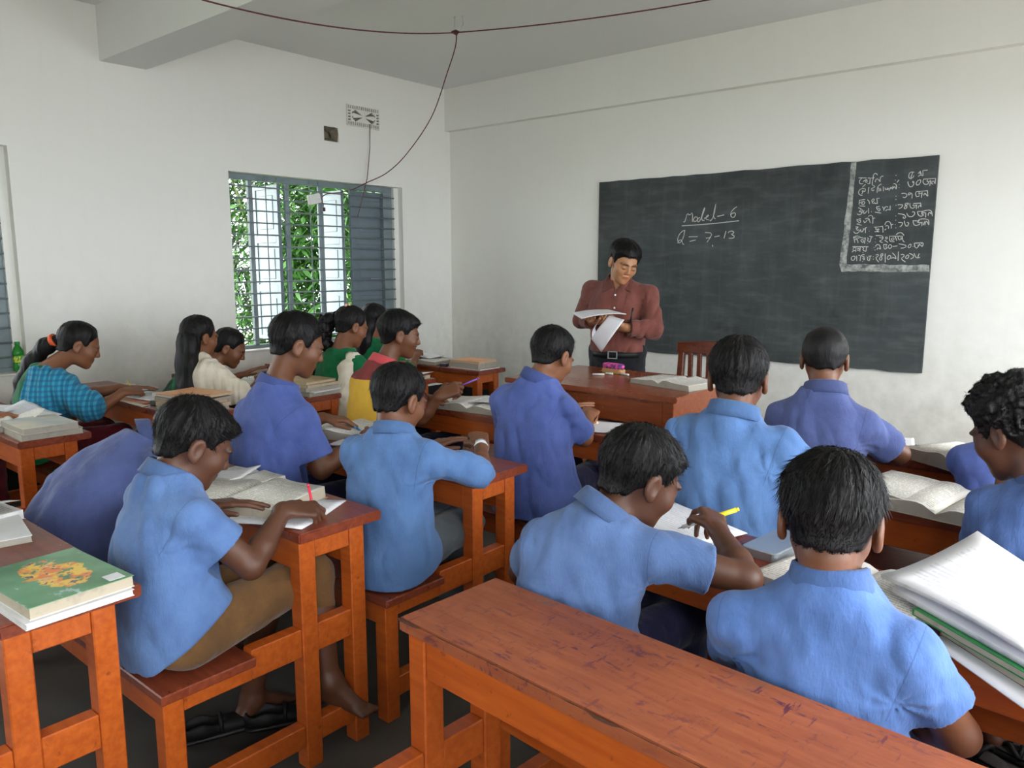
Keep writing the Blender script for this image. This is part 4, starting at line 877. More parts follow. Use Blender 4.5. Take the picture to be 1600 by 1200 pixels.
def bamboo(cx, cy, h, spread, n_leaf, n_big, label, seed, density=1.0, zlow=.1, mats=('leaf_green', 'leaf_light')):
    r = np.random.default_rng(seed); t = thing('bamboo_clump', label, 'bamboo', (cx, cy, -.4), 0, 'trees outside the left windows')
    culms = []
    for i in range(7):
        a = r.uniform(0, 6.28); p0 = A_(spread * .25 * math.cos(a), spread * .3 * math.sin(a), 0); top_ = p0 + A_(r.uniform(-.4, .4) * spread, r.uniform(-.5, .5) * spread, h * r.uniform(.8, 1.05))
        pts = [p0 + (top_ - p0) * s_ + A_(.25 * spread * s_ * s_ * math.cos(a), .25 * spread * s_ * s_ * math.sin(a), -.2 * s_ ** 3) for s_ in np.linspace(0, 1, 9)]
        culms.append(pts); MB().tube(pts, .022, 7, r2=.006).put('culm', M['bamboo'], t)
    base = leaf_mesh(1, .10)
    def spot():
        pts = culms[r.integers(len(culms))]; s_ = r.uniform(zlow, 1) * 7.99; k = int(s_); p = pts[k] + (pts[k + 1] - pts[k]) * (s_ - k)
        return p + r.normal(0, .22 * spread, 3) * (1, 1, .7)
    def orient():
        a = r.uniform(0, 6.283); d = A_(math.cos(a), math.sin(a), r.uniform(-1.1, .25)); return unit(d)
    co = np.array([v.co for v in base.vertices]); fs = [tuple(p.vertices) for p in base.polygons]
    def basis(d):
        s_ = unit(np.cross(d, A_(r.normal(0, .3), r.normal(0, .3), 1))); return np.stack([s_, d, np.cross(s_, d)], 1)
    VV, FF = [], []; nv = len(co)
    i = 0
    while i < n_leaf:
        p = spot()
        for _ in range(6):                       # leaves sit in small sprays
            L = r.uniform(.12, .25); VV.append((co * (L * r.uniform(.8, 1.2), L, L)) @ basis(orient()).T + p + r.normal(0, .05, 3)); FF += [tuple(q + i * nv for q in f) for f in fs]; i += 1
    me = bpy.data.meshes.new('foliage'); me.from_pydata(np.concatenate(VV).tolist(), [], FF); me.update()
    link('foliage', me, M[mats[0]], t, kind='stuff')
    lm = {}
    for k in range(n_big):
        d = orient(); p = spot(); p = p + A_(.25 * spread, 0, 0); L = r.uniform(.16, .28)
        key = mats[k % 2]
        if key not in lm: lm[key] = base.copy(); lm[key].materials.append(M[key])
        o = bpy.data.objects.new('leaf', lm[key]); COL.objects.link(o); o.parent = t
        bm_ = basis(d); mw = Matrix([[*bm_[0], p[0]], [*bm_[1], p[1]], [*bm_[2], p[2]], [0, 0, 0, 1]]); o.matrix_local = mw @ Matrix.Diagonal((L, L, L, 1))
bamboo(-2.3, .1, 3.6, 1.15, 9000, 90, 'bright green bamboo clump seen through the left half of the window beside the girls', 11)
bamboo(-3.4, 1.9, 4.4, 1.2, 9000, 60, 'taller green bamboo clump behind the open shutters', 12)
bamboo(-5.2, .6, 4.6, 2.0, 12000, 10, 'dark leafy bamboo clump standing farthest behind the window', 13, mats=('leaf_dark', 'leaf_green'))
# ------------------------------------------------------------------ furniture
def desk(name, label, x, y, L, rz=0.0, group='bench desks in rows', top='wood_top', x_at='right'):
    """desk and bench in one frame; local origin at the near left corner of the desk top on the floor, +y towards the blackboard"""
    x0 = x - L * math.cos(rz) if x_at == 'right' else x; y0 = y - L * math.sin(rz) if x_at == 'right' else y
    t = thing(name, label, 'desk', (x0, y0, 0), rz, group); W = M['wood']; bv = .003
    B(0, 0, .675, L, .285, .705).put('desk_top', M[top], t, bevel=.004, seg=2)
    B(0, -.395, .388, L, -.145, .413).put('bench_seat', M[top] if top != 'wood_ink' else M['wood_top'], t, bevel=.003)
    for ex in (.018, L - .068):
        B(ex, .01, 0, ex + .05, .062, .675).put('leg', W, t, bevel=bv); B(ex, .181, 0, ex + .05, .232, .675).put('leg', W, t, bevel=bv)
        B(ex, -.385, 0, ex + .05, -.333, .388).put('leg', W, t, bevel=bv)
        i = .004
        B(ex + i, .062, .617, ex + .05 - i, .181, .675).put('end_board', W, t, bevel=bv)
        B(ex + i, -.333, .342, ex + .05 - i, -.145, .388).put('seat_rail', W, t, bevel=bv); B(ex + i, -.145, .342, ex + .05 - i, .010, .424).put('seat_rail', W, t, bevel=bv)
        B(ex + i, .062, .342, ex + .05 - i, .181, .424).put('middle_rail', W, t, bevel=bv)
        B(ex + i, -.333, .070, ex + .05 - i, .010, .135).put('foot_rail', W, t, bevel=bv); B(ex + i, .062, .070, ex + .05 - i, .181, .135).put('foot_rail', W, t, bevel=bv)
    B(.068, .014, .588, L - .068, .034, .675).put('front_apron', W, t, bevel=bv); B(.068, .205, .545, L - .068, .225, .675).put('back_apron', W, t, bevel=bv)
    B(.068, -.380, .318, L - .068, -.362, .388).put('seat_apron', W, t, bevel=bv)
    return t
AX = 1.835
for i, (y, lb) in enumerate(((-4.385, 'bench desk by the left wall nearest the camera, with worn textbooks on its end'), (-3.69, 'bench desk the girl in teal plaid writes at'),
                             (-3.0, 'bench desk by the left wall with a book pile, left of the tall boy'), (-2.3, 'bench desk in front of the girl with curly hair'),
                             (-1.62, 'frontmost bench desk by the left wall, with a thick tan book stack'))):
    desk('bench_desk', lb, AX, y, 1.5)
BX = 3.635
for y, lb in ((-4.995, 'bench desk at the lower left corner carrying the green picture book'), (-4.29, 'bench desk where the boy in brown trousers writes'),
              (-3.60, 'bench desk under the elbow of the light blue boy seen from behind'), (-2.755, 'bench desk in front of the teacher table, with the boy in rolled sleeves')):
    desk('bench_desk', lb, BX, y, 1.45)
for x, y, rz, L, tp, lb in ((4.207, -4.448, math.radians(-3.4), 1.62, 'wood_ink', 'empty foreground bench desk with scratched ink-stained orange top'),
                        (4.18, -3.768, math.radians(-4.6), 1.6, 'wood_top', 'bench desk with a tin geometry box, before the boy with his back to the camera'),
                        (4.20, -3.03, math.radians(-.8), 1.6, 'wood_top', 'bench desk with a wide open newsprint book, before the curly haired boy'),
                        (4.22, -2.362, math.radians(-.5), 1.5, 'wood_top', 'bench desk at the right nearest the blackboard, with a thick open book')):
    q_ = desk('bench_desk', lb, x, y, L, rz, top=tp, x_at='left')
    if tp == 'wood_ink': C0_ = q_
lb_ = thing('low_bench', 'plain low wooden bench left of the teacher table', 'bench', (2.2, -2.45, 0))
B(0, 0, .385, .79, .24, .41).put('bench_seat', M['wood_top'], lb_, bevel=.003)
for ex in (.02, .72):
    for ey in (.015, .185): B(ex, ey, 0, ex + .05, ey + .05, .385).put('leg', M['wood'], lb_, bevel=.003)
    B(ex + .005, .065, .33, ex + .045, .185, .385).put('end_board', M['wood'], lb_, bevel=.003)
ce = MB(); rg = random.Random(12); V = []; nn_ = 90                 # chipped dark wear along the near edge of the foreground desk
for i in range(nn_ + 1):
    x = 1.62 * i / nn_; h = rg.uniform(.0006, .0026) + (.005 if 27 < i < 31 or i < 4 else 0); V += [(x, -.0006, .7045), (x, -.0006, .7045 - h)]
ce.add(V, [(2 * i, 2 * i + 1, 2 * i + 3, 2 * i + 2) for i in range(nn_)]); ce.put('chipped_edge', plain('bare_dirty_wood', (92, 56, 38), .8, .3, 40), C0_, kind='stuff')
# teacher table
tt = thing('teacher_table', 'large varnished wooden table in front of the blackboard', 'table', (2.565, -2.20, 0)); TW, TD, TH = 1.066, .71, .80
B(0, 0, TH - .028, TW, TD, TH).put('table_top', M['table'], tt, bevel=.004, seg=2)
for ex in (.03, TW - .09):
    for ey in (.03, TD - .09): B(ex, ey, 0, ex + .06, ey + .06, TH - .028).put('leg', M['table'], tt, bevel=.003)
for ey in (.036, TD - .056): B(.09, ey, TH - .16, TW - .09, ey + .02, TH - .028).put('long_apron', M['table'], tt, bevel=.002)
for ex in (.036, TW - .056): B(ex, .09, TH - .16, ex + .02, TD - .09, TH - .028).put('end_apron', M['table'], tt, bevel=.002)
for ex in (.04, TW - .08): B(ex, .09, .30, ex + .04, TD - .09, .345).put('stretcher', M['table'], tt, bevel=.002)
B(.08, TD - .075, .30, TW - .08, TD - .045, .345).put('stretcher', M['table'], tt, bevel=.002)
# chair behind the table
ch = thing('wooden_chair', 'dark wooden slat-back chair standing behind the teacher table', 'chair', (2.985, -1.42, 0)); CW = .43
for ex in (0, CW - .04):
    B(ex, 0, 0, ex + .04, .04, .44).put('leg', M['chair'], ch, bevel=.003)
    MB().add([(ex, .40, 0), (ex + .04, .40, 0), (ex + .04, .44, 0), (ex, .44, 0), (ex, .40, .46), (ex + .04, .40, .46), (ex + .04, .44, .46), (ex, .44, .46), (ex, .445, .925), (ex + .04, .445, .925), (ex + .04, .48, .925), (ex, .48, .925)],
             [(0, 3, 2, 1), (0, 1, 5, 4), (1, 2, 6, 5), (2, 3, 7, 6), (3, 0, 4, 7), (4, 5, 9, 8), (5, 6, 10, 9), (6, 7, 11, 10), (7, 4, 8, 11), (8, 9, 10, 11)]).put('back_post', M['chair'], ch, bevel=.004)
    B(ex + .006, .04, .20, ex + .034, .40, .235).put('side_rail', M['chair'], ch, bevel=.002); B(ex + .006, .04, .38, ex + .034, .40, .43).put('side_rail', M['chair'], ch, bevel=.002)
B(0, -.01, .43, CW, .40, .452).put('seat', M['chair'], ch, bevel=.006, seg=2)
tr_ = MB(); k = 8
V = [];
for i in range(k + 1):
    x = -.012 + (CW + .024) * i / k; zt = .93 + .018 * math.sin(math.pi * i / k)
    V += [(x, .440, .865), (x, .482, .865), (x, .484, zt), (x, .440, zt)]
tr_.add(V, [(4 * i + j, 4 * i + (j + 1) % 4, 4 * i + 4 + (j + 1) % 4, 4 * i + 4 + j) for i in range(k) for j in range(4)] + [(0, 1, 2, 3), (4 * k + 3, 4 * k + 2, 4 * k + 1, 4 * k)])
tr_.put('top_rail', M['chair'], ch, bevel=.005)
B(.04, .424, .55, CW - .04, .446, .60).put('lower_rail', M['chair'], ch, bevel=.003)
for i in range(5): B(.075 + i * .062, .43, .595, .102 + i * .062, .452, .87).put('back_slat', M['chair'], ch, bevel=.002)
# ------------------------------------------------------------------ people
def long_hair(p, pts, rad, name='long_hair', h=.005, wv=None, f=1.0, seed=1, lump=0.0, mat='hair'):
    pts = [A_(*q) for q in pts]; F = Field(np.min(pts, 0) - .12, np.max(pts, 0) + .12, h)
    for i in range(len(pts) - 1): F.cap(pts[i], pts[i + 1], rad[i], rad[i + 1], .03, w=unit(wv) if wv is not None else None, f=f)
    rt = p['rt']; fw = p['fwd']
    F.near(lambda x, y, z: .004 * vnoise((x * rt[0] + y * rt[1]) * 70, (x * fw[0] + y * fw[1]) * 70, z * 8, seed) + .003 * vnoise((x * rt[0] + y * rt[1]) * 28, (x * fw[0] + y * fw[1]) * 28, z * 4, seed + 1)
           + (lump * vnoise(x * 52, y * 52, z * 52, seed + 2) if lump else 0), .03)
    fl = lambda P: np.stack([(P @ rt) * 6, (P @ fw) * 6, P[:, 2] * 2.5], 1)
    return link(name, sdf_mesh(name, [F.polys()], {'flow': ('FLOAT_VECTOR', fl)}), M[mat], p['root'], True)
def pen(name, label, tip, d, mats, L=.142, r=.0042, grp=None, cap=0.0):
    d = unit(d); t = thing(name, label, 'pen' if name != 'pencil' else 'pencil', tuple(map(float, tip)), 0, grp); tip = A_(*tip); P = lambda a, b, r1, r2, nm, mt: MB().tube([tip + d * a, tip + d * b], r1, 10, r2=r2).put(nm, mt, t, world=True)
    P(0, .012, .0008, .0030, 'tip', M['steel'] if name != 'pencil' else M['lead']); P(.012, L, r, r, 'barrel', mats[0]); cap and P(L - cap, L + .001, r * 1.3, r * 1.2, 'pen_cap', mats[1]); P(L, L + .008, r * 1.06, r * .9, 'end_cap', mats[1])
    if len(mats) > 2: P(.012, .045, r * 1.1, r * 1.1, 'grip_sleeve', mats[2])
    return t
PL = {k: plain(k + '_plastic', c, .3, .03) for k, c in dict(red=(214, 52, 74), yellow=(226, 204, 40), purple=(112, 78, 178), green=(40, 140, 70), blue=(60, 150, 220), white=(230, 230, 232), clear=(200, 204, 206)).items()}
PL['wood'] = plain('pencil_lacquer', (214, 176, 60), .4, .05); M['lead'] = plain('graphite', (50, 50, 52), .5)
pinch_pen = lambda p, side, d, off=.045: A_(*p['pinch'][side][0]) - unit(d) * off
SK = (106, 66, 43); SKD = (86, 53, 36)

# boy in brown trousers, left foreground
p13 = mk_person('person', 'boy in blue shirt and brown trousers writing with a red pen, barefoot', (3.47, -4.57, .505), (3.415, -4.535, .882), (3.437, -4.468, .955), (.22, .86, -.52),
    shL=(3.285, -4.53, .822), shR=(3.555, -4.54, .822), elR=(3.615, -4.425, .655), wrR=(3.545, -4.275, .752), hdR=(.35, .85, -.12), pnR=(-.35, .1, -1), poseR='grip',
    wrL=(3.375, -4.43, .765), hdL=(.55, .75, .05), pnL=(.1, 0, -1), poseL='flat', elL=(3.25, -4.46, .63), mats=('blue_a', 'khaki'), hair='fringe', skin=SKD, strand=2600, h=.0042, hh=.0034,
    legs={'R': ((3.500, -4.165, .525), (3.565, -4.165, .205), (.80, .58, -.30)), 'L': ((3.33, -4.20, .50), (3.28, -4.25, .075), (0, 1, 0))}, seed=3, slouch=.05, sleeve=.64, foldamp=1.15, tlen=.42, hems=.72, hemr=.7)
pen('pen', 'red pen in the hand of the boy in brown trousers', pinch_pen(p13, 'R', (-.1, -.1, 1)), (-.10, -.12, 1), (PL['red'], PL['red']))
for k_, (dx, dz) in enumerate(((.118, .07), (.121, -.055))):
    MB().tube([p13['pel'] + A_(.125, .02, dz), p13['pel'] + A_(.130, .021, dz)], .0075, 10).put('button', PL['white'], p13['shirt'], world=True)
# boy bent low beside him
p12 = mk_person('person', 'boy in faded blue shirt bent low over his desk, head hidden', (2.70, -4.54, .505), (2.715, -4.27, .825), (2.80, -4.17, .80), (.25, .6, -.75),
    elR=(2.96, -4.20, .745), wrR=(2.82, -4.075, .738), hdR=(-.9, .3, 0), poseR='flat', wrL=(2.58, -4.10, .75), mats=('blue_e', 'navy'), hair='short', skin=SKD, strand=400, h=.006, hh=.005, sc=1.06, seed=5, slouch=.13, sleeve=.8, poseL='flat', build=1.06)
# boy in light blue seen from behind
p10 = mk_person('person', 'boy in light blue shirt seen from behind, right elbow on the desk end', (3.49, -3.86, .505), (3.495, -3.84, .893), (3.472, -3.785, .985), (-.02, .95, -.38),
    shR=(3.625, -3.80, .842), shL=(3.375, -3.885, .84), elR=(3.672, -3.615, .742), wrR=(3.56, -3.485, .790), hdR=(-.62, .55, .25), pnR=(-.3, .3, -1), wrL=(3.30, -3.50, .745), poseR='grip', poseL='flat',
    mats=('blue_d', 'jeans'), kx=(3.30, 3.485), hair='short', skin=SK, strand=1800, hh=.004, sleeve=1.14, seed=7, slouch=.02, foldamp=1.2, hs=.97)
MB().tube([p10['arms']['R'][2] + A_(-.012, .010, 0), p10['arms']['R'][2] + A_(.010, -.010, -.004)], .027, 14).put('wristband', PL['clear'], p10['root'], world=True, label='shiny clear wristband')
# tall boy in purple-blue
p9 = mk_person('person', 'tall boy in violet-blue shirt in profile, reading an open book', (2.80, -3.88, .505), (2.79, -3.80, .972), (2.845, -3.735, 1.118), (.36, .85, -.36),
    shR=(2.915, -3.77, .868), shL=(2.665, -3.83, .875), elR=(2.965, -3.73, .655), wrR=(2.985, -3.52, .752), hdR=(-.15, .95, 0), pnR=(-.5, 0, -1), poseR='grip', wrL=(2.675, -3.505, .782), hdL=(.55, .72, -.12), pnL=(.1, .1, -1), poseL='relax',
    mats=('blue_c', 'navy'), hair='short', skin=SK, strand=1800, hh=.004, sc=1.1, hs=1.02, sleeve=.82, seed=11, slouch=.03)
MB().tube([p9['arms']['R'][1] + (p9['arms']['R'][2] - p9['arms']['R'][1]) * .80, p9['arms']['R'][1] + (p9['arms']['R'][2] - p9['arms']['R'][1]) * .93], .0285, 14, r2=.0265).put('wristband', PL['white'], p9['root'], world=True, label='white wristband')
# boy in rolled sleeves, front middle
p11 = mk_person('person', 'boy in rolled-up blue sleeves and navy trousers writing near the teacher table', (3.44, -3.04, .505), (3.405, -2.975, .958), (3.44, -2.92, 1.048), (.04, .92, -.48),
    shR=(3.53, -2.95, .872), shL=(3.275, -3.03, .885), elR=(3.552, -2.845, .712), wrR=(3.455, -2.675, .768), hdR=(-.35, .8, .05), pnR=(-.3, .1, -1), wrL=(3.27, -2.68, .75), poseL='flat',
    mats=('blue_c', 'navy'), kx=(3.3, 3.485), hair='short', skin=(128, 82, 55), strand=1500, hh=.0045, sc=1.1, sleeve=.93, seed=13, slouch=.04, foldamp=1.35)
t_ = MB().tube([(3.565, -2.985, .535), (3.60, -2.955, .52), (3.612, -2.962, .495), (3.59, -2.99, .49), (3.565, -2.985, .535)], .006, 6).put('belt_loop_tag', M['steel'], p11['root'], world=True, label='oval metal key tag at the waist')
# boy in yellow and maroon
p8 = mk_person('person', 'boy in yellow and maroon shirt with coral collar, holding a purple pen', (2.44, -3.03, .505), (2.425, -2.955, .945), (2.47, -2.885, 1.078), (.54, .84, -.22),
    shR=(2.545, -2.885, .862), shL=(2.31, -3.0, .87), elR=(2.575, -2.845, .668), wrR=(2.665, -2.805, .785), hdR=(.45, .75, .35), pnR=(-.6, .2, -.7), wrL=(2.53, -2.79, .762), hdL=(.5, .7, -.1), poseL='relax',
    mats=('two_tone', 'navy', 'red_collar'), hair='fringe', skin=SK, strand=1300, hh=.005, sc=1.08, seed=17, sleeve=.8)
pen('pen', 'purple pen in the hand of the boy in yellow and maroon', pinch_pen(p8, 'R', (.75, .55, .35), .03), (.75, .5, .38), (PL['purple'], PL['purple']))
# boy writing with a yellow pen
p14 = mk_person('person', 'boy in pale blue shirt writing with a yellow-capped pen, centre foreground', (4.345, -4.04, .505), (4.415, -4.02, .866), (4.455, -3.925, .930), (.42, .80, -.48),
    shR=(4.545, -3.985, .808), shL=(4.285, -4.06, .80), elR=(4.70, -3.868, .735), wrR=(4.570, -3.735, .778), hdR=(-.55, .72, .18), pnR=(-.45, .0, -1), wrL=(4.20, -3.80, .745), poseL='flat',
    mats=('blue_f', 'navy'), kx=(4.36, 4.6), hair='fringe', skin=SKD, strand=3000, h=.0042, hh=.0034, seed=19, slouch=.05, sleeve=.64, foldamp=1.1)
pen('pen', 'clear pen with yellow cap held by the boy in pale blue', pinch_pen(p14, 'R', (.72, .5, .36), .030), (.74, .50, .34), (PL['clear'], PL['yellow'], PL['clear']), cap=.066, r=.0050, L=.155)
d_ = unit((.66, .30, .48)); q_ = pinch_pen(p14, 'R', (.62, .25, .5), .05)
# boy with his back to the camera
p15 = mk_person('person', 'boy with his back to the camera, thick black hair, right foreground', (4.94, -4.09, .505), (4.94, -4.085, .868), (4.925, -4.045, .958), (-.24, .9, -.48),
    shR=(5.085, -4.075, .790), shL=(4.79, -4.125, .782), elR=(5.150, -4.02, .625), wrR=(5.01, -3.915, .585), elL=(4.748, -4.01, .62), wrL=(4.82, -3.88, .59), hdR=(-.8, .6, 0), poseR='flat', poseL='flat',
    mats=('blue_g', 'navy'), hair='short', skin=(104, 65, 44), strand=5600, h=.0042, hh=.003, hs=1.06, seed=23, slouch=.0, sleeve=.66, foldamp=1.25, strandL=.030)
# second row right
p16 = mk_person('person', 'boy seen from behind in wrinkled blue shirt, middle of the right rows', (4.385, -3.33, .505), (4.40, -3.305, .985), (4.392, -3.255, 1.080), (-.32, .9, -.34),
    shL=(4.25, -3.30, .925), shR=(4.545, -3.28, .925), wrR=(4.60, -2.99, .765), wrL=(4.30, -2.97, .76), mats=('blue_d', 'navy'), kx=(4.36, 4.6), hair='short', skin=SK, strand=2400, hh=.0038, sc=1.12, hs=1.04, seed=29, slouch=.0, sleeve=.66, foldamp=1.7, poseL='flat')
p17 = mk_person('person', 'boy with close-cropped hair seen from behind, before the blackboard', (4.43, -2.66, .505), (4.44, -2.62, .972), (4.418, -2.57, 1.078), (-.28, .95, -.26),
    shL=(4.285, -2.61, .885), shR=(4.575, -2.595, .885), elR=(4.662, -2.455, .745), wrR=(4.53, -2.28, .752), wrL=(4.35, -2.27, .752), mats=('blue_e', 'navy'), kx=(4.36, 4.6), hair='buzz', skin=SK, strand=0, hh=.004, sc=1.1, seed=31, slouch=.0, sleeve=.80, poseL='flat')
p18 = mk_person('person', 'curly haired boy at the right edge looking down to the left', (5.20, -3.31, .505), (5.185, -3.28, .905), (5.10, -3.225, 1.013), (-.85, .45, -.45),
    shL=(5.062, -3.25, .842), shR=(5.32, -3.29, .835), wrL=(5.06, -2.98, .765), wrR=(5.30, -2.95, .755), poleL=(-.1, -.3, -1), mats=('blue_b', 'navy'), hair='curly', skin=SKD, strand=3200, hh=.0036, sc=1.08, seed=37, slouch=.03, strandL=.014, foldamp=1.3)
p19 = mk_person('person', 'boy mostly hidden behind the curly haired boy, only his arm showing', (5.03, -2.68, .505), (5.02, -2.62, .87), (5.035, -2.545, .958), (.0, .8, -.6),
    shL=(4.90, -2.63, .82), shR=(5.15, -2.62, .82), elL=(4.89, -2.44, .738), wrL=(4.97, -2.27, .76), wrR=(5.12, -2.25, .752), mats=('blue_c', 'navy'), hair='short', skin=SKD, strand=0, h=.006, hh=.006, seed=41, poseL='flat', sleeve=.55)
# girls by the left wall
p2 = mk_person('person', 'girl in teal plaid shawl over green dress writing, long ponytail', (.93, -4.02, .505), (.955, -3.965, .90), (1.058, -3.83, 1.008), (.30, .90, -.42),
    shR=(1.07, -3.93, .828), shL=(.835, -3.99, .83), elR=(1.165, -3.845, .655), wrR=(1.16, -3.665, .752), hdR=(-.05, .95, -.02), pnR=(-.4, 0, -1), wrL=(1.02, -3.62, .755), hdL=(.35, .85, 0), poseL='flat',
    mats=('green', 'maroon'), top='dress', hair='pony', skin=(120, 76, 50), strand=300, h=.006, hh=.005, collar=False, seed=43, sleeve=.9)
hd = p2['head']
long_hair(p2, [hd + A_(-.07, -.06, .03), hd + A_(-.125, -.108, .0), hd + A_(-.19, -.16, -.09), hd + A_(-.235, -.195, -.19), hd + A_(-.262, -.215, -.30), hd + A_(-.265, -.215, -.38)], [.030, .038, .044, .040, .032, .016], 'ponytail', seed=2)
MB().tube([hd + A_(-.085, -.075, .028), hd + A_(-.100, -.088, .018)], .037, 14).put('hair_band', plain('orange_hair_band', (226, 92, 40), .6), p2['root'], world=True, label='orange hair band')
n0 = p2['neck']
S_ = Field(n0 - .42, n0 + .42, .006)             # plaid shawl: a layer over the right shoulder and arm
S_.loft([(p2['sp'](t) + A_(.012, .012, 0), p2['lat'], np.cross(p2['spine'], p2['lat']), a, b) for t, a, b in ((-.1, .150, .135), (.3, .146, .126), (.6, .152, .122), (.82, .138, .104), (.97, .078, .072))], .03)
S_.cap(p2['sp'](.9), p2['arms']['R'][0], .074, .070, .04); S_.cap(p2['arms']['R'][0], p2['arms']['R'][1] + A_(.0, 0, .04), .072, .082, .04)
S_.near(lambda x, y, z: .006 * vnoise(x * 16, y * 16, z * 5, 6) + .005 * np.sin((x + y) * 75 + vnoise(x * 9, y * 9, z * 9, 3) * 2.5), .03)
S_.cut(p2['sp'](.5) + A_(.0, -.045, 0), unit(A_(-.75, -.66, .10))); S_.cut(n0 + A_(0, 0, -.30), (0, .25, -1)); S_.cut(n0 + A_(-.02, 0, -.008), (-.3, .1, 1))
link('shawl', sdf_mesh('shawl', [S_.polys()]), M['teal'], p2['root'], True)
pen('pencil', 'yellow pencil in the hand of the girl in teal plaid', pinch_pen(p2, 'R', (-.5, -.1, .55), .035), (-.55, -.12, .55), (PL['wood'], PL['wood']))
p3 = mk_person('person', 'girl with long loose black hair and cream scarf, turned away', (1.22, -3.31, .505), (1.225, -3.285, .90), (1.235, -3.265, 1.018), (-.05, .95, -.2),
    wrR=(1.36, -2.98, .755), wrL=(1.10, -2.96, .755), mats=('green', 'maroon'), top='dress', hair='long', skin=(120, 76, 50), strand=300, h=.006, hh=.005, collar=False, seed=47, sleeve=1.3, poseL='flat')
hd = p3['head']
long_hair(p3, [hd + A_(-.01, -.035, .05), hd + A_(.005, -.070, -.03), hd + A_(.025, -.095, -.14), hd + A_(.04, -.115, -.28), hd + A_(.045, -.12, -.40)], [.070, .078, .078, .070, .048], seed=4, wv=(0, 1, 0), f=1.5)
def wrap_scarf(p, sh, el, seed):
    nk = p['neck']; F = Field(np.minimum(sh, nk) - .28, np.maximum(sh, nk) + .22, .005); q = nk + p['rt'] * .045 - A_(0, 0, .012)
    F.cap(q, sh, .058, .070, .03); F.cap(sh, sh + (el - sh) * .75 + A_(0, 0, .01), .071, .074, .04); F.cap(sh - p['fwd'] * .02, sh - p['fwd'] * .045 - A_(0, 0, .26), .064, .056, .04)
    F.near(lambda x, y, z: .0030 * np.sin((x * p['rt'][0] + y * p['rt'][1]) * 130 + (x * p['fwd'][0] + y * p['fwd'][1]) * 90 + 5 * vnoise(x * 12, y * 12, z * 7, seed)) + .006 * vnoise(x * 30, y * 30, z * 10, seed + 1) + .005 * vnoise(x * 14, y * 14, z * 9, seed + 3), .03)
    F.cut(sh - A_(0, 0, .20), (.2, .2, -1)); F.cut(q - p['rt'] * .03, -p['rt'] + A_(0, 0, .3))
    return link('scarf', sdf_mesh('scarf', [F.polys()]), M['white_scarf'], p['root'], True)
wrap_scarf(p3, p3['arms']['R'][0], p3['arms']['R'][1], 5)
p4 = mk_person('person', 'girl leaning forward with tied-back hair, face half hidden by loose hair', (.88, -3.27, .505), (.90, -3.02, .825), (.955, -2.93, .912), (.55, .72, -.48),
    wrR=(1.0, -3.03, .60), wrL=(.80, -3.03, .60), mats=('green_dark', 'maroon'), top='dress', hair='pony', skin=(120, 76, 50), h=.006, hh=.005, collar=False, seed=53, sleeve=.9, slouch=.08, poseL='flat')
p5_ = mk_person('person', 'girl in dark green dress hidden behind the tall boy in violet-blue', (1.17, -2.62, .505), (1.17, -2.58, .885), (1.185, -2.545, 1.0), (.3, .85, -.4),
    wrR=(1.30, -2.25, .755), wrL=(1.05, -2.24, .755), mats=('green_dark', 'maroon'), top='dress', hair='pony', skin=(120, 76, 50), h=.006, hh=.005, collar=False, seed=59, sleeve=1.2, poseL='flat')
p6 = mk_person('person', 'girl in green dress with curly bunched hair, pink clip and cream scarf', (1.655, -2.64, .505), (1.655, -2.63, .928), (1.70, -2.575, 1.060), (.18, .9, -.36),
    wrR=(1.78, -2.30, .755), wrL=(1.55, -2.28, .755), mats=('green', 'maroon'), kx=(1.4, 1.69), top='dress', hair='pony', skin=(126, 80, 54), strand=500, h=.006, hh=.005, sc=1.1, collar=False, seed=61, sleeve=.9, poseL='flat')
hd = p6['head']
long_hair(p6, [hd + A_(-.06, -.05, .055), hd + A_(-.10, -.085, .03), hd + A_(-.125, -.105, -.03), hd + A_(-.13, -.105, -.09), hd + A_(-.10, -.085, -.115)], [.034, .044, .050, .044, .028], 'curly_bunch', seed=5, lump=.013)
for q in ((-.002, -.025, .124), (.012, -.018, .126), (.004, -.036, .122)): MB().tube([hd + A_(*q), hd + A_(*q) + A_(.002, .001, .012)], .009, 8, r2=.006).put('hair_clip', plain('peach_plastic', (232, 178, 152), .5), p6['root'], world=True, label='peach flower hair clip')
a = p6['arms']['R'][0]
long_hair(p6, [a + A_(.05, .12, -.20), a + A_(.03, .06, -.03), a + A_(-.01, .0, .045), a + A_(.0, -.075, -.0), a + A_(.02, -.105, -.14), a + A_(.035, -.115, -.32), a + A_(.05, -.11, -.48)], [.030, .034, .030, .038, .042, .046, .052], 'scarf', seed=9, wv=(.7, -.7, 0), f=1.25, mat='white_scarf', lump=.004)
MB().tube([a + A_(-.025, -.02, .058), a + A_(.01, -.045, .05)], .03, 10, r2=.026).put('scarf_knot', M['white_scarf'], p6['root'], world=True)
p7 = mk_person('person', 'girl with straight black hair at the frontmost desk by the window', (1.05, -1.92, .505), (1.05, -1.89, .905), (1.055, -1.86, 1.025), (.1, .92, -.3),
    wrR=(1.18, -1.58, .755), wrL=(.92, -1.57, .755), mats=('green', 'maroon'), top='dress', hair='long', skin=(120, 76, 50), h=.006, hh=.005, collar=False, seed=67, sleeve=1.2, poseL='flat')
hd = p7['head']
long_hair(p7, [hd + A_(0, -.035, .05), hd + A_(0, -.075, -.03), hd + A_(.0, -.105, -.14), hd + A_(.0, -.12, -.26)], [.068, .074, .066, .040], seed=6, wv=(0, 1, 0), f=1.5)
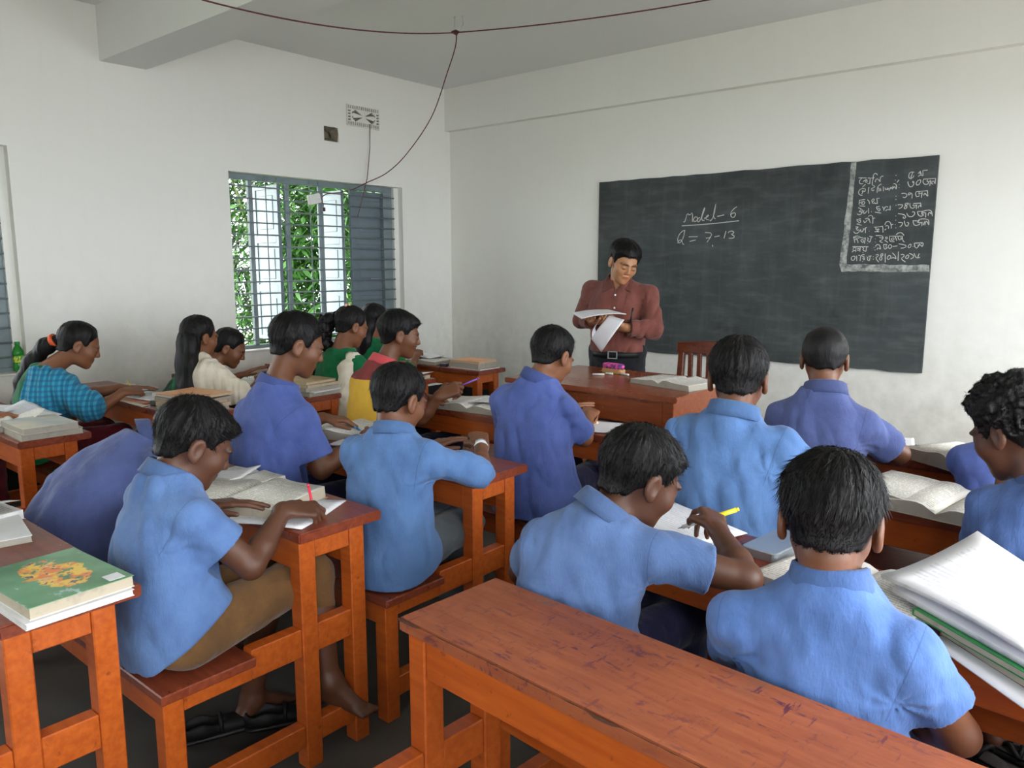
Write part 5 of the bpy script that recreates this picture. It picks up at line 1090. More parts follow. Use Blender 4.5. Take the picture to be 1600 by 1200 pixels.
p20 = mk_person('person', 'girl outside the left edge of the picture, only her reaching hand showing', (.98, -4.66, .505), (1.02, -4.60, .89), (1.08, -4.55, 1.0), (.5, .8, -.3),
    shR=(1.15, -4.57, .825), elR=(1.20, -4.44, .70), wrR=(1.275, -4.325, .748), hdR=(.86, .5, -.06), pnR=(0, 0, -1), poseR='flat', wrL=(.95, -4.33, .75), mats=('green', 'maroon'), top='dress', hair='pony', skin=(150, 98, 68), h=.006, hh=.006, collar=False, seed=71, poseL='flat')
# teacher
pT = mk_person('person', 'man in brown shirt and dark trousers leafing through papers before the blackboard', (2.70, -1.25, .88), (2.715, -1.265, 1.325), (2.768, -1.315, 1.432), (.76, -.50, -.40),
    fwd=unit((.36, -.93, 0)), shL=(2.905, -1.215, 1.268), shR=(2.515, -1.285, 1.288), elR=(2.475, -1.315, 1.075), wrR=(2.635, -1.44, 1.070), hdR=(.72, -.65, .05), pnR=(.15, .1, 1), poseR='flat',
    elL=(2.965, -1.285, 1.035), wrL=(2.865, -1.43, 1.045), hdL=(-.86, -.45, .10), pnL=(-.1, .45, .55), poseL='hold', mats=('brown_shirt', 'black_cloth'), hair='teacher', skin=(168, 118, 82), strand=1200, hh=.0045, h=.005, sc=1.17, hs=1.06, copen=118, hemz=.882,
    standing=True, sleeve=1.88, seed=73, roll=.16, slouch=-.005, legs={'R': ((2.61, -1.30, .48), (2.60, -1.27, .085), (.36, -.93, 0)), 'L': ((2.80, -1.24, .48), (2.81, -1.21, .085), (.36, -.93, 0))}, foldamp=1.5)
bl = MB(); c_ = pT['pel'] + A_(0, 0, -.012); n = 44; V = []
for i in range(n):
    t = 2 * math.pi * i / n; d = pT['rt'] * math.cos(t) * .166 + pT['fwd'] * math.sin(t) * .142
    for dz, k in ((-.020, 1), (.020, 1), (.020, .96), (-.020, .96)): V.append(c_ + pT['fwd'] * .012 + d * k + A_(0, 0, dz))
bl.add(V, [(4 * i + j, 4 * ((i + 1) % n) + j, 4 * ((i + 1) % n) + (j + 1) % 4, 4 * i + (j + 1) % 4) for i in range(n) for j in range(4)], 0, True)
belt = bl.put('belt', M['leather'], pT['root'], world=True, label='black leather belt with a square metal buckle')
f_, r_ = pT['fwd'], pT['rt']; bc = c_ + f_ * .158 - r_ * .0
for (u0, v0, u1, v1) in ((-.03, .018, .03, .024), (-.03, -.024, .03, -.018), (-.03, -.024, -.024, .024), (.024, -.024, .03, .024)):
    MB().obox(bc + r_ * (u0 + u1) / 2 + A_(0, 0, (v0 + v1) / 2), r_ * (u1 - u0) / 2, f_ * .004, A_(0, 0, (v1 - v0) / 2)).put('buckle_bar', M['steel'], belt, world=True)
for z in (1.245, 1.165, 1.09, 1.015):
    u_ = (z - .88) / .455; c2 = pT['sp'](min(u_, 1)) + f_ * (.135 if z < 1.2 else .120); MB().tube([c2, c2 + f_ * .004], .0058, 10).put('button', PL['white'], pT['shirt'], world=True)
wr_ = pT['arms']['L']; e_ = unit(wr_[2] - wr_[1])

n_, r_, f_ = pT['neck'], pT['rt'], pT['fwd']
for sg in (-1, 1):                               # collar points and buttoned placket of the brown shirt
    a = n_ + r_ * sg * .066 + f_ * .040 + A_(0, 0, .030); b = n_ + r_ * sg * .020 + f_ * .100 + A_(0, 0, -.038); c = n_ + r_ * sg * .088 + f_ * .106 + A_(0, 0, -.072); d = n_ + r_ * sg * .098 + f_ * .050 + A_(0, 0, -.012)
    mb = MB(); mb.add([a, b, c, d], [(0, 1, 2, 3)]); o = mb.put('collar_point', M['brown_shirt'], pT['shirt'], world=True); md = o.modifiers.new('thickness', 'SOLIDIFY'); md.thickness = .006; md.offset = 1 if sg > 0 else -1
tag(MB().tube([(2.905, -1.440, 1.075), (2.915, -1.428, 1.165)], .0055, 8).put('pen', M['black_rubber']), 'black and white pen held upright by the man in brown', 'pen')
# ------------------------------------------------------------------ books, paper and small things
COV = lambda n, c, c2, sc=7: (M.setdefault(n, plain(n, c, .55, .1, sc, c2=c2)))
COV('worn_grey_cover', (168, 160, 144), (132, 126, 112)); COV('tan_cover', (196, 170, 130), (168, 140, 104)); COV('orange_cover', (212, 134, 84), (226, 182, 140), 4); COV('red_cover', (190, 84, 66), (222, 190, 160), 10)
COV('green_cover', (40, 116, 64), (60, 150, 80)); COV('blue_cover', (70, 104, 150), (150, 170, 190), 5); COV('cream_cover', (214, 204, 178), (150, 166, 176), 5); COV('white_cover', (226, 226, 226), (206, 206, 208)); COV('tan_brown_cover', (150, 122, 88), (120, 94, 64))
m = N('picture_book_cover'); v = m.coord(); xyz = m.n('SeparateXYZ', {0: v}).outputs      # green cover with orange and yellow toy-like blots
vo = m.n('TexVoronoi', {'Vector': m.coord(scale=(1, 1, 0)), 'Scale': 22.0}); n1 = m.noise(m.coord(scale=(1, 1, 0)), 13, 4)
base = m.mix(m.ramp(m.noise(v, 6, 3), [(.35, G3(0)), (.7, G3(1))]), lin((54, 112, 66)), lin((104, 156, 116)))
ey = m.math('DIVIDE', m.math('ADD', xyz[1], -.008), .074); ex = m.math('DIVIDE', m.math('ADD', xyz[0], .005), .128)
band = m.ramp(m.math('MULTIPLY', .5, m.math('ADD', m.math('MULTIPLY', ey, ey), m.math('ADD', m.math('MULTIPLY', ex, ex), m.math('MULTIPLY', n1, 2.6)))), [(.94, G3(1)), (.99, G3(0))])
blot = m.ramp(n1, [(.41, G3(0)), (.44, G3(1))])
c = m.mix(m.math('MULTIPLY', band, blot), base, m.mix(m.ramp(m.noise(v, 30, 2), [(.42, G3(0)), (.55, G3(1))]), lin((224, 120, 46)), lin((232, 190, 56))))
c = m.mix(m.math('MULTIPLY', m.math('MULTIPLY', band, blot), m.ramp(m.noise(v, 48, 2), [(.60, G3(0)), (.63, G3(1))])), c, lin((70, 58, 96)))
c = m.mix(m.ramp(m.noise(m.coord(scale=(3, 6, 1)), 4, 5, .7), [(.60, G3(0)), (.72, G3(1))]), c, lin((196, 222, 224)))
m.p('Base Color', c); m.p('Roughness', .28); m.p('Coat Weight', .3); M['picture_cover'] = m.m
def uv_box(me, fn):
    uv = me.uv_layers.new(name='UVMap'); co = [v.co for v in me.vertices]
    for p in me.polygons:
        for li in p.loop_indices: uv.data[li].uv = fn(co[me.loops[li].vertex_index])
def book(label, x, y, z, rz, w_, d, t, cover, edge='edge', group=None, tilt=0.0, name='book', cat='book', back=None, lift=0.0):
    r = thing(name, label, cat, (x, y, z), math.radians(rz), group)
    if tilt: r.rotation_euler = (0, math.radians(tilt), math.radians(rz))
    n = 6; mb = MB(); V = []
    for j in (0, 1):
        for i in range(n + 1):
            u = i / n; X = -w_ / 2 + w_ * u; V.append((X, (-1 if j == 0 else 1) * (d / 2 - .002 - .0012 * math.sin(i * 2.1)), 0))
    V2 = []
    for X, Y, _ in V: V2.append((X, Y, .0012)); V2.append((X * .992, Y * .995, t - .0012 + lift * max(0, (X / w_ + .1)) ** 2))
    A2 = lambda j, i, k: (j * (n + 1) + i) * 2 + k
    F2 = []
    for i in range(n):
        F2 += [(A2(0, i, 0), A2(0, i + 1, 0), A2(0, i + 1, 1), A2(0, i, 1)), (A2(1, i + 1, 0), A2(1, i, 0), A2(1, i, 1), A2(1, i + 1, 1)), (A2(0, i, 1), A2(0, i + 1, 1), A2(1, i + 1, 1), A2(1, i, 1)), (A2(0, i + 1, 0), A2(0, i, 0), A2(1, i, 0), A2(1, i + 1, 0))]
    F2 += [(A2(0, 0, 0), A2(0, 0, 1), A2(1, 0, 1), A2(1, 0, 0)), (A2(0, n, 1), A2(0, n, 0), A2(1, n, 0), A2(1, n, 1))]
    mb.add(V2, F2); mb.put('pages', M[edge], r)
    cv = MB(); V = []
    for i in range(n + 1):
        X = -w_ / 2 - .001 + (w_ + .002) * i / n; zz = t + lift * max(0, (X / w_ + .1)) ** 2
        V += [(X, -d / 2, zz - .0012), (X, d / 2, zz - .0012), (X, -d / 2, zz + .0004), (X, d / 2, zz + .0004)]
    F2 = []
    for i in range(n):
        a = 4 * i; b = a + 4; F2 += [(a, a + 1, b + 1, b), (a + 2, b + 2, b + 3, a + 3), (a, b, b + 2, a + 2), (a + 1, a + 3, b + 3, b + 1)]
    F2 += [(0, 2, 3, 1), (4 * n, 4 * n + 1, 4 * n + 3, 4 * n + 2)]
    cv.add(V, F2); cv.put('front_cover', M[cover], r)
    B(-w_ / 2 - .001, -d / 2, 0, w_ / 2 + .001, d / 2, .0013).put('back_cover', M[back or cover], r); B(-w_ / 2 - .0016, -d / 2, 0, -w_ / 2 - .0002, d / 2, t).put('spine', M[back or cover], r)
    return r
def open_book(label, x, y, z, rz, w_, d, tl, tr, page='news', edge='edge_grey', flip=None, cover='worn_grey_cover', group=None, wave=0.0):
    r = thing('open_book', label, 'book', (x, y, z), math.radians(rz), group); hw = w_ / 2; n = 14
    for sg, t, nm in ((-1, tl, 'left_pages'), (1, tr, 'right_pages')):
        mb = MB(); T, Bt = [], []
        for i in range(n + 1):
            s_ = i / n; h = t * (1 - .45 * math.exp(-(s_ / .10) ** 2)) * (1 - .10 * s_ ** 3) + .012 * math.exp(-((s_ - .22) / .2) ** 2) * (t / .03) * .6 + wave * math.sin(s_ * 5)
            X = sg * hw * (s_ * (1 - .03)); e = .0035 * s_
            T.append([(X, -d / 2, h), (X, 0, h + wave * .4), (X, d / 2, h)]); Bt.append([(X + sg * e, -d / 2 + .001, .0016), (X + sg * e, 0, .0016), (X + sg * e, d / 2 - .001, .0016)])
        V = [p for row in T for p in row] + [p for row in Bt for p in row]; o = 3 * (n + 1); F2 = []
        for i in range(n):
            for k in (0, 1): F2.append((3 * i + k, 3 * i + 3 + k, 3 * i + 4 + k, 3 * i + 1 + k))
        top_n = len(F2)
        for i in range(n):
            F2 += [(3 * i, o + 3 * i, o + 3 * i + 3, 3 * i + 3), (3 * i + 2, 3 * i + 5, o + 3 * i + 5, o + 3 * i + 2)]
            for k in (0, 1): F2.append((o + 3 * i + k, o + 3 * i + 1 + k, o + 3 * i + 4 + k, o + 3 * i + 3 + k))
        for i, fl in ((0, 0), (n, 1)):
            for k in (0, 1): F2.append((3 * i + k, 3 * i + k + 1, o + 3 * i + k + 1, o + 3 * i + k))
        mb.add(V, F2); mb.mi = [0] * top_n + [1] * (len(F2) - top_n); mb.sm = [True] * top_n + [False] * (len(F2) - top_n)
        me = mb.mesh(nm); uv_box(me, lambda c, sg=sg: ((abs(c.x) / hw if sg > 0 else 1 - abs(c.x) / hw), .5 - c.y / d)); link(nm, me, [M[page], M[edge]], r)
    B(-hw - .003, -d / 2 - .002, 0, hw + .003, d / 2 + .002, .0018).put('cover', M[cover], r)
    if flip:                                      # a loose page standing up from one side
        sg, lift = flip; mb = MB(); V = []; t = tl if sg < 0 else tr
        for i in range(11):
            s_ = i / 10; X = sg * hw * s_ * .97; V += [(X, -d / 2 + .003, t * .75 + .004 + lift * s_ ** 2.4 + .02 * math.sin(s_ * 3) * .6), (X, d / 2 - .003, t * .75 + .004 + lift * .55 * s_ ** 2.4 + .02 * math.sin(s_ * 3) * .6)]
        mb.add(V, [(2 * i, 2 * i + 2, 2 * i + 3, 2 * i + 1) for i in range(10)], 0, True); me = mb.mesh('loose_page'); uv_box(me, lambda c: (abs(c.x) / hw, .5 - c.y / d)); o = link('loose_page', me, M[page], r)
        md = o.modifiers.new('thickness', 'SOLIDIFY'); md.thickness = .0004
    return r
def sheet(label, x, y, z, rz, w_, d, zf=lambda u, v: 0, mat='paper', name='paper_sheet', cat='paper', t=.0006, group=None, n=8):
    r = thing(name, label, cat, (x, y, z), math.radians(rz), group); mb = MB()
    V = [(-w_ / 2 + w_ * i / n, -d / 2 + d * j / n, zf(i / n, j / n)) for j in range(n + 1) for i in range(n + 1)]
    mb.add(V, [(j * (n + 1) + i, j * (n + 1) + i + 1, (j + 1) * (n + 1) + i + 1, (j + 1) * (n + 1) + i) for j in range(n) for i in range(n)], 0, True)
    me = mb.mesh('sheet', recalc=False); uv_box(me, lambda c: ((c.x + w_ / 2) / w_, .5 - c.y / d)); o = link('sheet' if t < .002 else 'pages', me, [M[mat], M['edge_white']], r)
    md = o.modifiers.new('thickness', 'SOLIDIFY'); md.thickness = t; md.offset = 1; md.material_offset_rim = 1
    return r
def lathe(prof, n=20):
    mb = MB(); V = [(r * math.cos(2 * math.pi * k / n), r * math.sin(2 * math.pi * k / n), z) for r, z in prof for k in range(n)]
    mb.add(V, [(i * n + k, i * n + (k + 1) % n, (i + 1) * n + (k + 1) % n, (i + 1) * n + k) for i in range(len(prof) - 1) for k in range(n)], 0, True)
    mb.f += [tuple(range(n))[::-1], tuple(range((len(prof) - 1) * n, len(prof) * n))]; mb.mi += [0, 0]; mb.sm += [False, False]; return mb
ZD = .7055
# B0: lower left desk
book('white-edged workbook under the green picture book', 3.545, -4.862, ZD, 2, .29, .215, .014, 'white_cover', 'edge_white')
PB_ = book('green picture book with orange and yellow cover art, on top at the lower left', 3.535, -4.855, ZD + .0145, 3, .285, .212, .024, 'picture_cover', 'edge', back='white_cover', lift=.004)
B(.098, .058, .0255, .135, .092, .0262).put('price_sticker', M['white_cover'], PB_, label='white corner sticker')
book('thin black-edged notebook with white cover behind the picture book', 3.005, -4.83, ZD, -10, .26, .17, .018, 'white_cover', 'edge_grey', back='worn_grey_cover')
open_book('open white book at the left edge above the picture book', 2.80, -4.84, ZD, 12, .30, .19, .040, .030, 'news_light', 'edge_white', flip=(1, .05))
# B1
open_book('thick open book with grey cover strip beside the boy in brown trousers', 3.255, -4.235, ZD, 21, .44, .255, .028, .040, 'news', 'edge', cover='tan_cover')
sheet('white answer sheets under the hand with the red pen', 3.445, -4.200, ZD + .001, 26, .245, .27, lambda u, v: .003 + .012 * (1 - u) ** 3 * v + .004 * math.sin(u * 4 + v * 2) - .02 * max(0, .35 - v) * (.6 - u), t=.002)
sheet('folded white notebook page standing up past the head of the boy in brown', 2.985, -4.15, ZD + .001, 35, .22, .16, lambda u, v: .05 * max(0, u - .45) ** 1.4 + .01, 'paper', t=.004)
open_book('open pale book lying behind the bent-over boy', 3.02, -4.09, ZD, 8, .26, .15, .012, .014, 'news_light', 'edge_white')
# B2
open_book('open book the tall boy in violet-blue is reading', 2.66, -3.43, ZD, 14, .44, .25, .022, .034, 'news_light', 'edge_grey')
sheet('white writing pad under the forearm of the tall boy', 2.93, -3.50, ZD + .001, 18, .21, .17, lambda u, v: .004 + .004 * u, 'paper_blank', t=.005)
pen('pen', 'blue pen in the hand of the tall boy in violet-blue', pinch_pen(p9, 'R', (-.6, -.1, .5), .04), (-.72, -.15, .35), (PL['blue'], PL['blue']))
tag(lathe([(.002, 0), (.022, .002), (.028, .012), (.018, .020), (.021, .026), (.006, .024)], 9).put('crumpled_wrapper', PL['clear']), 'small crumpled white wrapper on the desk beside the raised elbow', 'wrapper').location = (3.515, -3.43, ZD)
# B3
open_book('open book before the boy in yellow and maroon', 2.76, -2.60, ZD, 8, .46, .27, .030, .026, 'news_light', 'edge_grey', wave=.004)
sheet('white sheet lying across the open book under the purple pen', 2.85, -2.585, ZD + .034, 6, .24, .18, lambda u, v: .012 * math.sin(u * 3.1) + .004, 'paper_blank')
pen('pen', 'green pen lying on the desk behind the boy in rolled sleeves', (2.86, -2.655, ZD + .0044), (-.15, .99, 0), (PL['green'], PL['green']))
sheet('white exam paper under the hand of the boy in rolled sleeves', 3.50, -2.605, ZD + .001, 20, .21, .23, lambda u, v: .002 + .012 * max(0, u - .6) * (1 - v) * 2, 'paper_blank')
tag(B(-.02, -.011, 0, .02, .011, .013).put('eraser', plain('cream_eraser', (226, 206, 170), .7), bevel=.003, seg=2), 'cream eraser beside the hand of the boy in rolled sleeves', 'eraser').location = (3.41, -2.56, ZD)
# A column
g = 'worn textbooks stacked on the nearest left desk'
book('bottom book of the worn stack on the near left desk, dirty page edges', 1.685, -4.245, ZD, -3, .30, .235, .026, 'worn_grey_cover', 'edge_grey', g)
book('pale-covered worn textbook on top of the near left stack', 1.70, -4.255, ZD + .0265, -1, .285, .21, .024, 'cream_cover', 'edge_grey', g, lift=.006)
open_book('open book with lifted pages at the left end of the near stack', 1.47, -4.27, ZD, 80, .20, .22, .030, .026, 'news', 'edge_grey', flip=(1, .06))
for k_, (x, y, rz, lb) in enumerate(((1.18, -4.155, 14, 'white sheet bent upward on the desk by the plaid girl'), (1.30, -4.31, -6, 'white sheet under the reaching hand at the left edge'), (.98, -4.20, 30, 'white sheet farthest left on the near desk'))):
    sheet(lb, x, y, ZD + .002 + .002 * k_, rz, .29, .21, (lambda u, v: .055 * max(0, .55 - u) * max(0, v - .3) * 2.2 + .008 * math.sin(u * 4)) if k_ == 0 else (lambda u, v: .004 + .01 * u * u), 'paper')
sheet('long printed sheet behind the pencil of the plaid girl', .78, -3.46, ZD + .002, 4, .36, .16, lambda u, v: .004 + .008 * u * v, 'paper')
sheet('printed answer sheet in front of the plaid girl hand', 1.175, -3.53, ZD + .003, 8, .34, .19, lambda u, v: .006 + .012 * u * v, 'paper')
book('thin red-edged notebook under the answer sheet of the plaid girl', 1.20, -3.58, ZD, 10, .24, .17, .004, 'red_cover', 'edge_white')
tag(MB().obox((0, 0, 0), (.15, 0, 0), (0, .015, 0), (0, 0, .0015)).put('ruler', plain('cream_ruler', (214, 204, 184), .4)), 'cream ruler lying at the near edge of the plaid girl desk', 'ruler').location = (1.27, -3.675, ZD + .0017)
bx = thing('sharpener_box', 'small dark grey box at the front of the plaid girl desk', 'box', (1.41, -3.615, ZD), .15); B(-.03, -.014, 0, .03, .014, .022).put('body', plain('dark_grey_tin', (70, 76, 70), .4), bx, bevel=.002); B(.0302, -.014, .001, .034, .014, .021).put('end_cap', PL['clear'], bx)
g = 'books piled on the plaid girl desk'
z = ZD
for t, cv, ed, dx, rz, lb in ((.020, 'worn_grey_cover', 'edge_grey', 0, 3, 'lowest book of the pile behind the dark-haired boy head'), (.016, 'red_cover', 'edge', .01, 6, 'second book from below, reddish edges, in the pile by the plaid girl'), (.014, 'tan_cover', 'edge', -.01, 2, 'third book from below in the pile by the plaid girl'),
                              (.014, 'tan_brown_cover', 'edge_grey', .012, 8, 'fourth book from below in the pile by the plaid girl'), (.010, 'white_cover', 'edge_white', -.02, 5, 'thin magazine under the orange one in the plaid girl pile'), (.008, 'orange_cover', 'edge', .03, 12, 'orange and red magazine on top of the pile by the plaid girl')):
    book(lb, 1.655 + dx, -3.545, z, rz, .30, .22, t, cv, ed, g); z += t + .0006
g = 'books piled at the end of the desk behind the tall boy'; z = ZD
for t, cv, ed, dx, rz, lb in ((.022, 'worn_grey_cover', 'edge_grey', 0, 2, 'bottom book in the pile behind the tall boy in violet-blue'), (.006, 'white_cover', 'edge_white', .012, 7, 'white papers sandwiched in the pile behind the tall boy'), (.018, 'worn_grey_cover', 'edge_grey', -.012, -2, 'grey middle book in the pile behind the tall boy'),
                              (.014, 'tan_cover', 'edge', -.02, 3, 'tan book near the top of the pile behind the tall boy'), (.012, 'tan_cover', 'edge', -.05, 6, 'topmost tan book of the pile behind the tall boy')):
    book(lb, 1.675 + dx, -2.865, z, rz, .30, .22, t, cv, ed, g); z += t + .0006
book('small worn book at the desk end below the corner papers', 1.70, -2.13, ZD, 5, .22, .17, .022, 'tan_cover', 'edge'); sheet('loose white sheets on the small worn book', 1.73, -2.12, ZD + .0235, 14, .22, .15, lambda u, v: .004 + .014 * u * u, 'paper_blank')
z = ZD; g = 'thick books stacked on the frontmost left desk'
book('grey lower book of the thick stack on the frontmost left desk', 1.68, -1.485, z, 2, .275, .215, .010, 'worn_grey_cover', 'edge_white', g); z += .0105
book('very thick tan textbook on the frontmost left desk stack', 1.672, -1.49, z, 1, .265, .205, .034, 'tan_cover', 'edge_grey', g); z += .0345
book('orange-covered top book of the stack on the frontmost left desk', 1.665, -1.485, z, 5, .255, .20, .012, 'orange_cover', 'edge', g, lift=.004)
open_book('open book under loose papers at the middle of the frontmost left desk', 1.16, -1.47, ZD, 6, .40, .25, .022, .026, 'news_light', 'edge_grey'); sheet('white sheets spread on the open book of the frontmost left desk', 1.10, -1.46, ZD + .032, 12, .30, .20, lambda u, v: .004 + .012 * math.sin(u * 3), 'paper')
bx = thing('pencil_sharpener', 'dark blue sharpener box left of the thick book stack', 'box', (1.435, -1.545, ZD)); B(-.03, -.02, 0, .03, .02, .018).put('body', plain('navy_plastic', (52, 60, 84), .4), bx, bevel=.003)
# C1
sheet('white exam sheet under the yellow pen', 4.38, -3.575, ZD + .001, -18, .30, .21, lambda u, v: .004 + .012 * (1 - u) * v, 'paper', t=.0012)
sheet('second white sheet with a wavy far edge under the exam sheet', 4.315, -3.53, ZD + .0005, -4, .27, .20, lambda u, v: .002 + .018 * max(0, v - .5) * (1 - u), 'news_light')
sheet('torn white paper corner on the red desk beside the writing hand', 4.525, -3.645, ZD + .001, -40, .05, .035, lambda u, v: .003 * u, 'paper_blank')
gb = thing('geometry_box', 'rounded silver tin geometry box on the desk beside the open book', 'box', (4.655, -3.572, ZD), math.radians(-7))
for nm, z0, z1, ins, mt in (('tray', 0, .011, 0, 'steel'), ('lid', .0115, .021, -.001, 'steel')):
    mb = MB(); w2, d2, rr = .047 - ins, .095 - ins, .016; P_ = [(sx * (w2 - rr) + rr * math.cos(a), sy * (d2 - rr) + rr * math.sin(a)) for sx, sy, a0 in ((1, 1, 0), (-1, 1, 90), (-1, -1, 180), (1, -1, 270)) for a in np.radians(np.linspace(a0, a0 + 90, 6))]
    k = len(P_); mb.add([(x, y, z0) for x, y in P_] + [(x, y, z1) for x, y in P_] + [(x * .94, y * .97, z1 + .002) for x, y in P_], [(i, (i + 1) % k, k + (i + 1) % k, k + i) for i in range(k)] + [(k + i, k + (i + 1) % k, 2 * k + (i + 1) % k, 2 * k + i) for i in range(k)] + [tuple(range(2 * k, 3 * k)), tuple(range(k))[::-1]]); mb.put(nm, M[mt], gb)
open_book('open book on the desk hidden partly by the black-haired boy head', 4.877, -3.715, ZD, -13, .36, .25, .020, .024, 'news_light', 'edge_white')
open_book('smaller open book curling up beside the geometry box', 4.70, -3.715, ZD + .0, -8, .20, .15, .010, .012, 'news_light', 'edge_white') if False else None
g = 'notebooks and papers piled at the right foreground'
sheet('lowest white papers sticking out of the right foreground pile', 5.265, -3.90, ZD + .001, -42, .36, .22, lambda u, v: .002, 'paper_blank', t=.002, group=g)
book('tan worn book in the right foreground pile', 5.285, -3.845, ZD + .004, -39, .34, .235, .018, 'tan_brown_cover', 'edge', g)
book('green book in the right foreground pile', 5.235, -3.82, ZD + .0225, -36, .35, .235, .014, 'green_cover', 'edge', g)
sheet('white notebook pages beneath the handwritten top sheet', 5.185, -3.77, ZD + .038, -36, .36, .235, lambda u, v: .012 * (1 - u) * v, 'paper_blank', name='notebook', cat='notebook', t=.010, group=g)
sheet('large handwritten white notebook sheet curling up, right foreground', 5.165, -3.745, ZD + .052, -35, .37, .245, lambda u, v: .004 + .075 * max(0, 1 - u * 1.1) ** 1.5 * v ** 1.5 + .01 * math.sin(u * 3), 'paper', name='notebook', cat='notebook', t=.008, group=g)
# C2, C3
open_book('wide open newsprint book on the desk of the curly haired boy', 4.93, -2.915, ZD, -8, .50, .30, .030, .028, 'news', 'edge_grey', flip=(-1, .03), wave=.005)
tag(B(-.018, -.01, 0, .018, .01, .01).put('sharpener', M['steel'], bevel=.002), 'tiny grey sharpener left of the wide open book', 'sharpener').location = (4.745, -3.0, ZD)
open_book('thick open book with scribbled page edge on the desk near the blackboard', 4.90, -2.33, ZD, -32, .46, .27, .044, .034, 'news', 'edge_grey')
sheet('small folded white paper behind the elbow of the close-cropped boy', 4.60, -2.16, ZD + .002, 20, .10, .08, lambda u, v: .03 * v * v, 'paper_blank')
sheet('white paper before the close-cropped boy', 4.46, -2.22, ZD + .001, 4, .21, .20, lambda u, v: .004, 'paper')
book('closed grey book in front of the boy in wrinkled shirt', 4.56, -2.89, ZD, 6, .22, .17, .018, 'worn_grey_cover', 'edge_grey'); sheet('white sheet before the boy in wrinkled shirt', 4.42, -2.88, ZD + .001, -4, .22, .22, lambda u, v: .004, 'paper')
# teacher table
TZ = .8005
open_book('open reference book lying on the teacher table', 3.42, -1.83, TZ, -12, .40, .25, .024, .030, 'news_light', 'edge_grey')
du = thing('blackboard_duster', 'wooden blackboard duster with pink and purple felt on the teacher table', 'duster', (2.935, -1.66, TZ), -.15)
B(-.07, -.026, 0, .07, .026, .026).put('wooden_back', plain('bare_wood', (186, 140, 88), .6, .15, 20), du, bevel=.004, seg=2)
m = N('pink_purple_felt'); v = m.coord(); m.p('Base Color', m.ramp(m.noise(v, 40, 3), [(.42, lin((88, 56, 120))), (.52, lin((206, 70, 140))), (.6, lin((222, 96, 160)))])); m.p('Roughness', .95); m.bump(m.noise(v, 120, 3), .6, .004); M['felt'] = m.m
Fd = Field((-.1, -.06, 0), (.1, .06, .09), .004); Fd.cap((-.05, 0, .042), (.05, 0, .042), .026, k=0); Fd.put(lambda X: np.abs(X[2] - .04 + 0 * X[0] + 0 * X[1]) - .017, (-.1, -.06, .0), (.1, .06, .09), .01, 'i'); Fd.near(lambda x, y, z: .003 * vnoise(x * 160, y * 160, z * 160, 3), .02)
link('felt_pad', sdf_mesh('felt_pad', [Fd.polys()]), M['felt'], du)
for x, y, a, lb in ((2.925, -1.80, .6, 'white chalk piece nearest the left edge of the teacher table'), (2.955, -1.735, .2, 'short white chalk stub before the duster'), (3.035, -1.70, -.3, 'white chalk stick right of the duster')):
    L = .022 if 'stub' in lb else .034
    tag(MB().tube([(x - L * math.cos(a), y - L * math.sin(a), TZ + .006), (x + L * math.cos(a), y + L * math.sin(a), TZ + .006)], .0058, 10).put('chalk', M['chalk']), lb, 'chalk', 'chalk pieces on the teacher table')
def patch(label, c00, c10, c01, c11, bulge, mat='paper_blank', n=10, t=.004):
    c00, c10, c01, c11, bulge = map(lambda q: A_(*q), (c00, c10, c01, c11, bulge)); o0 = (c00 + c11) / 2; r = thing('paper_sheaf', label, 'paper', tuple(map(float, o0)))
    V = []
    for j in range(n + 1):
        for i in range(n + 1):
            u, v_ = i / n, j / n; V.append(c00 * (1 - u) * (1 - v_) + c10 * u * (1 - v_) + c01 * (1 - u) * v_ + c11 * u * v_ + bulge * 4 * v_ * (1 - v_) * (.6 + .4 * u) - o0)
    mb = MB(); mb.add(V, [(j * (n + 1) + i, j * (n + 1) + i + 1, (j + 1) * (n + 1) + i + 1, (j + 1) * (n + 1) + i) for j in range(n) for i in range(n)], 0, True)
    o = link('sheets', mb.mesh('sheets', recalc=False), [M[mat], M['edge_white']], r); md = o.modifiers.new('thickness', 'SOLIDIFY'); md.thickness = t; md.material_offset_rim = 1
patch('sheaf of papers held flat in the right hand of the man', (2.545, -1.54, 1.128), (2.70, -1.655, 1.105), (2.735, -1.42, 1.150), (2.925, -1.52, 1.135), (0, 0, .012))
patch('sheaf of papers folded down from the left hand of the man', (2.79, -1.50, 1.118), (2.895, -1.49, 1.095), (2.685, -1.52, .975), (2.765, -1.53, .900), (.03, -.06, .0))
patch('curled back page of the folded sheaf held by the man', (2.79, -1.495, 1.118), (2.80, -1.47, 1.112), (2.685, -1.515, .975), (2.70, -1.46, .985), (-.05, -.03, .01), t=.001)
# bottle on the sill of the left-edge window
bt = thing('soft_drink_bottle', 'green plastic soft drink bottle on the sill of the left window', 'bottle', (-.055, -3.765, .7645))
m = N('green_pet'); m.p('Base Color', lin((60, 190, 70))); m.p('Roughness', .12); m.p('Transmission Weight', .55); m.p('IOR', 1.4); M['pet'] = m.m
lathe([(.014, 0), (.028, .003), (.031, .012), (.031, .055), (.0285, .062), (.0285, .10), (.031, .107), (.030, .125), (.022, .148), (.013, .163), (.0125, .172)], 24).put('body', M['pet'], bt)
m = N('lemon_label'); v = m.coord(); m.p('Base Color', m.mix(m.ramp(m.noise(v, 38, 2), [(.5, G3(0)), (.56, G3(1))]), lin((70, 170, 60)), lin((226, 226, 60)))); m.p('Roughness', .4); M['lemon'] = m.m
lathe([(.0292, .060), (.0294, .064), (.0294, .098), (.0292, .102)], 24).put('label', M['lemon'], bt, label='green and yellow wrap label')
lathe([(.0135, .168), (.015, .170), (.015, .184), (.0125, .187)], 20).put('cap', PL['green'], bt)
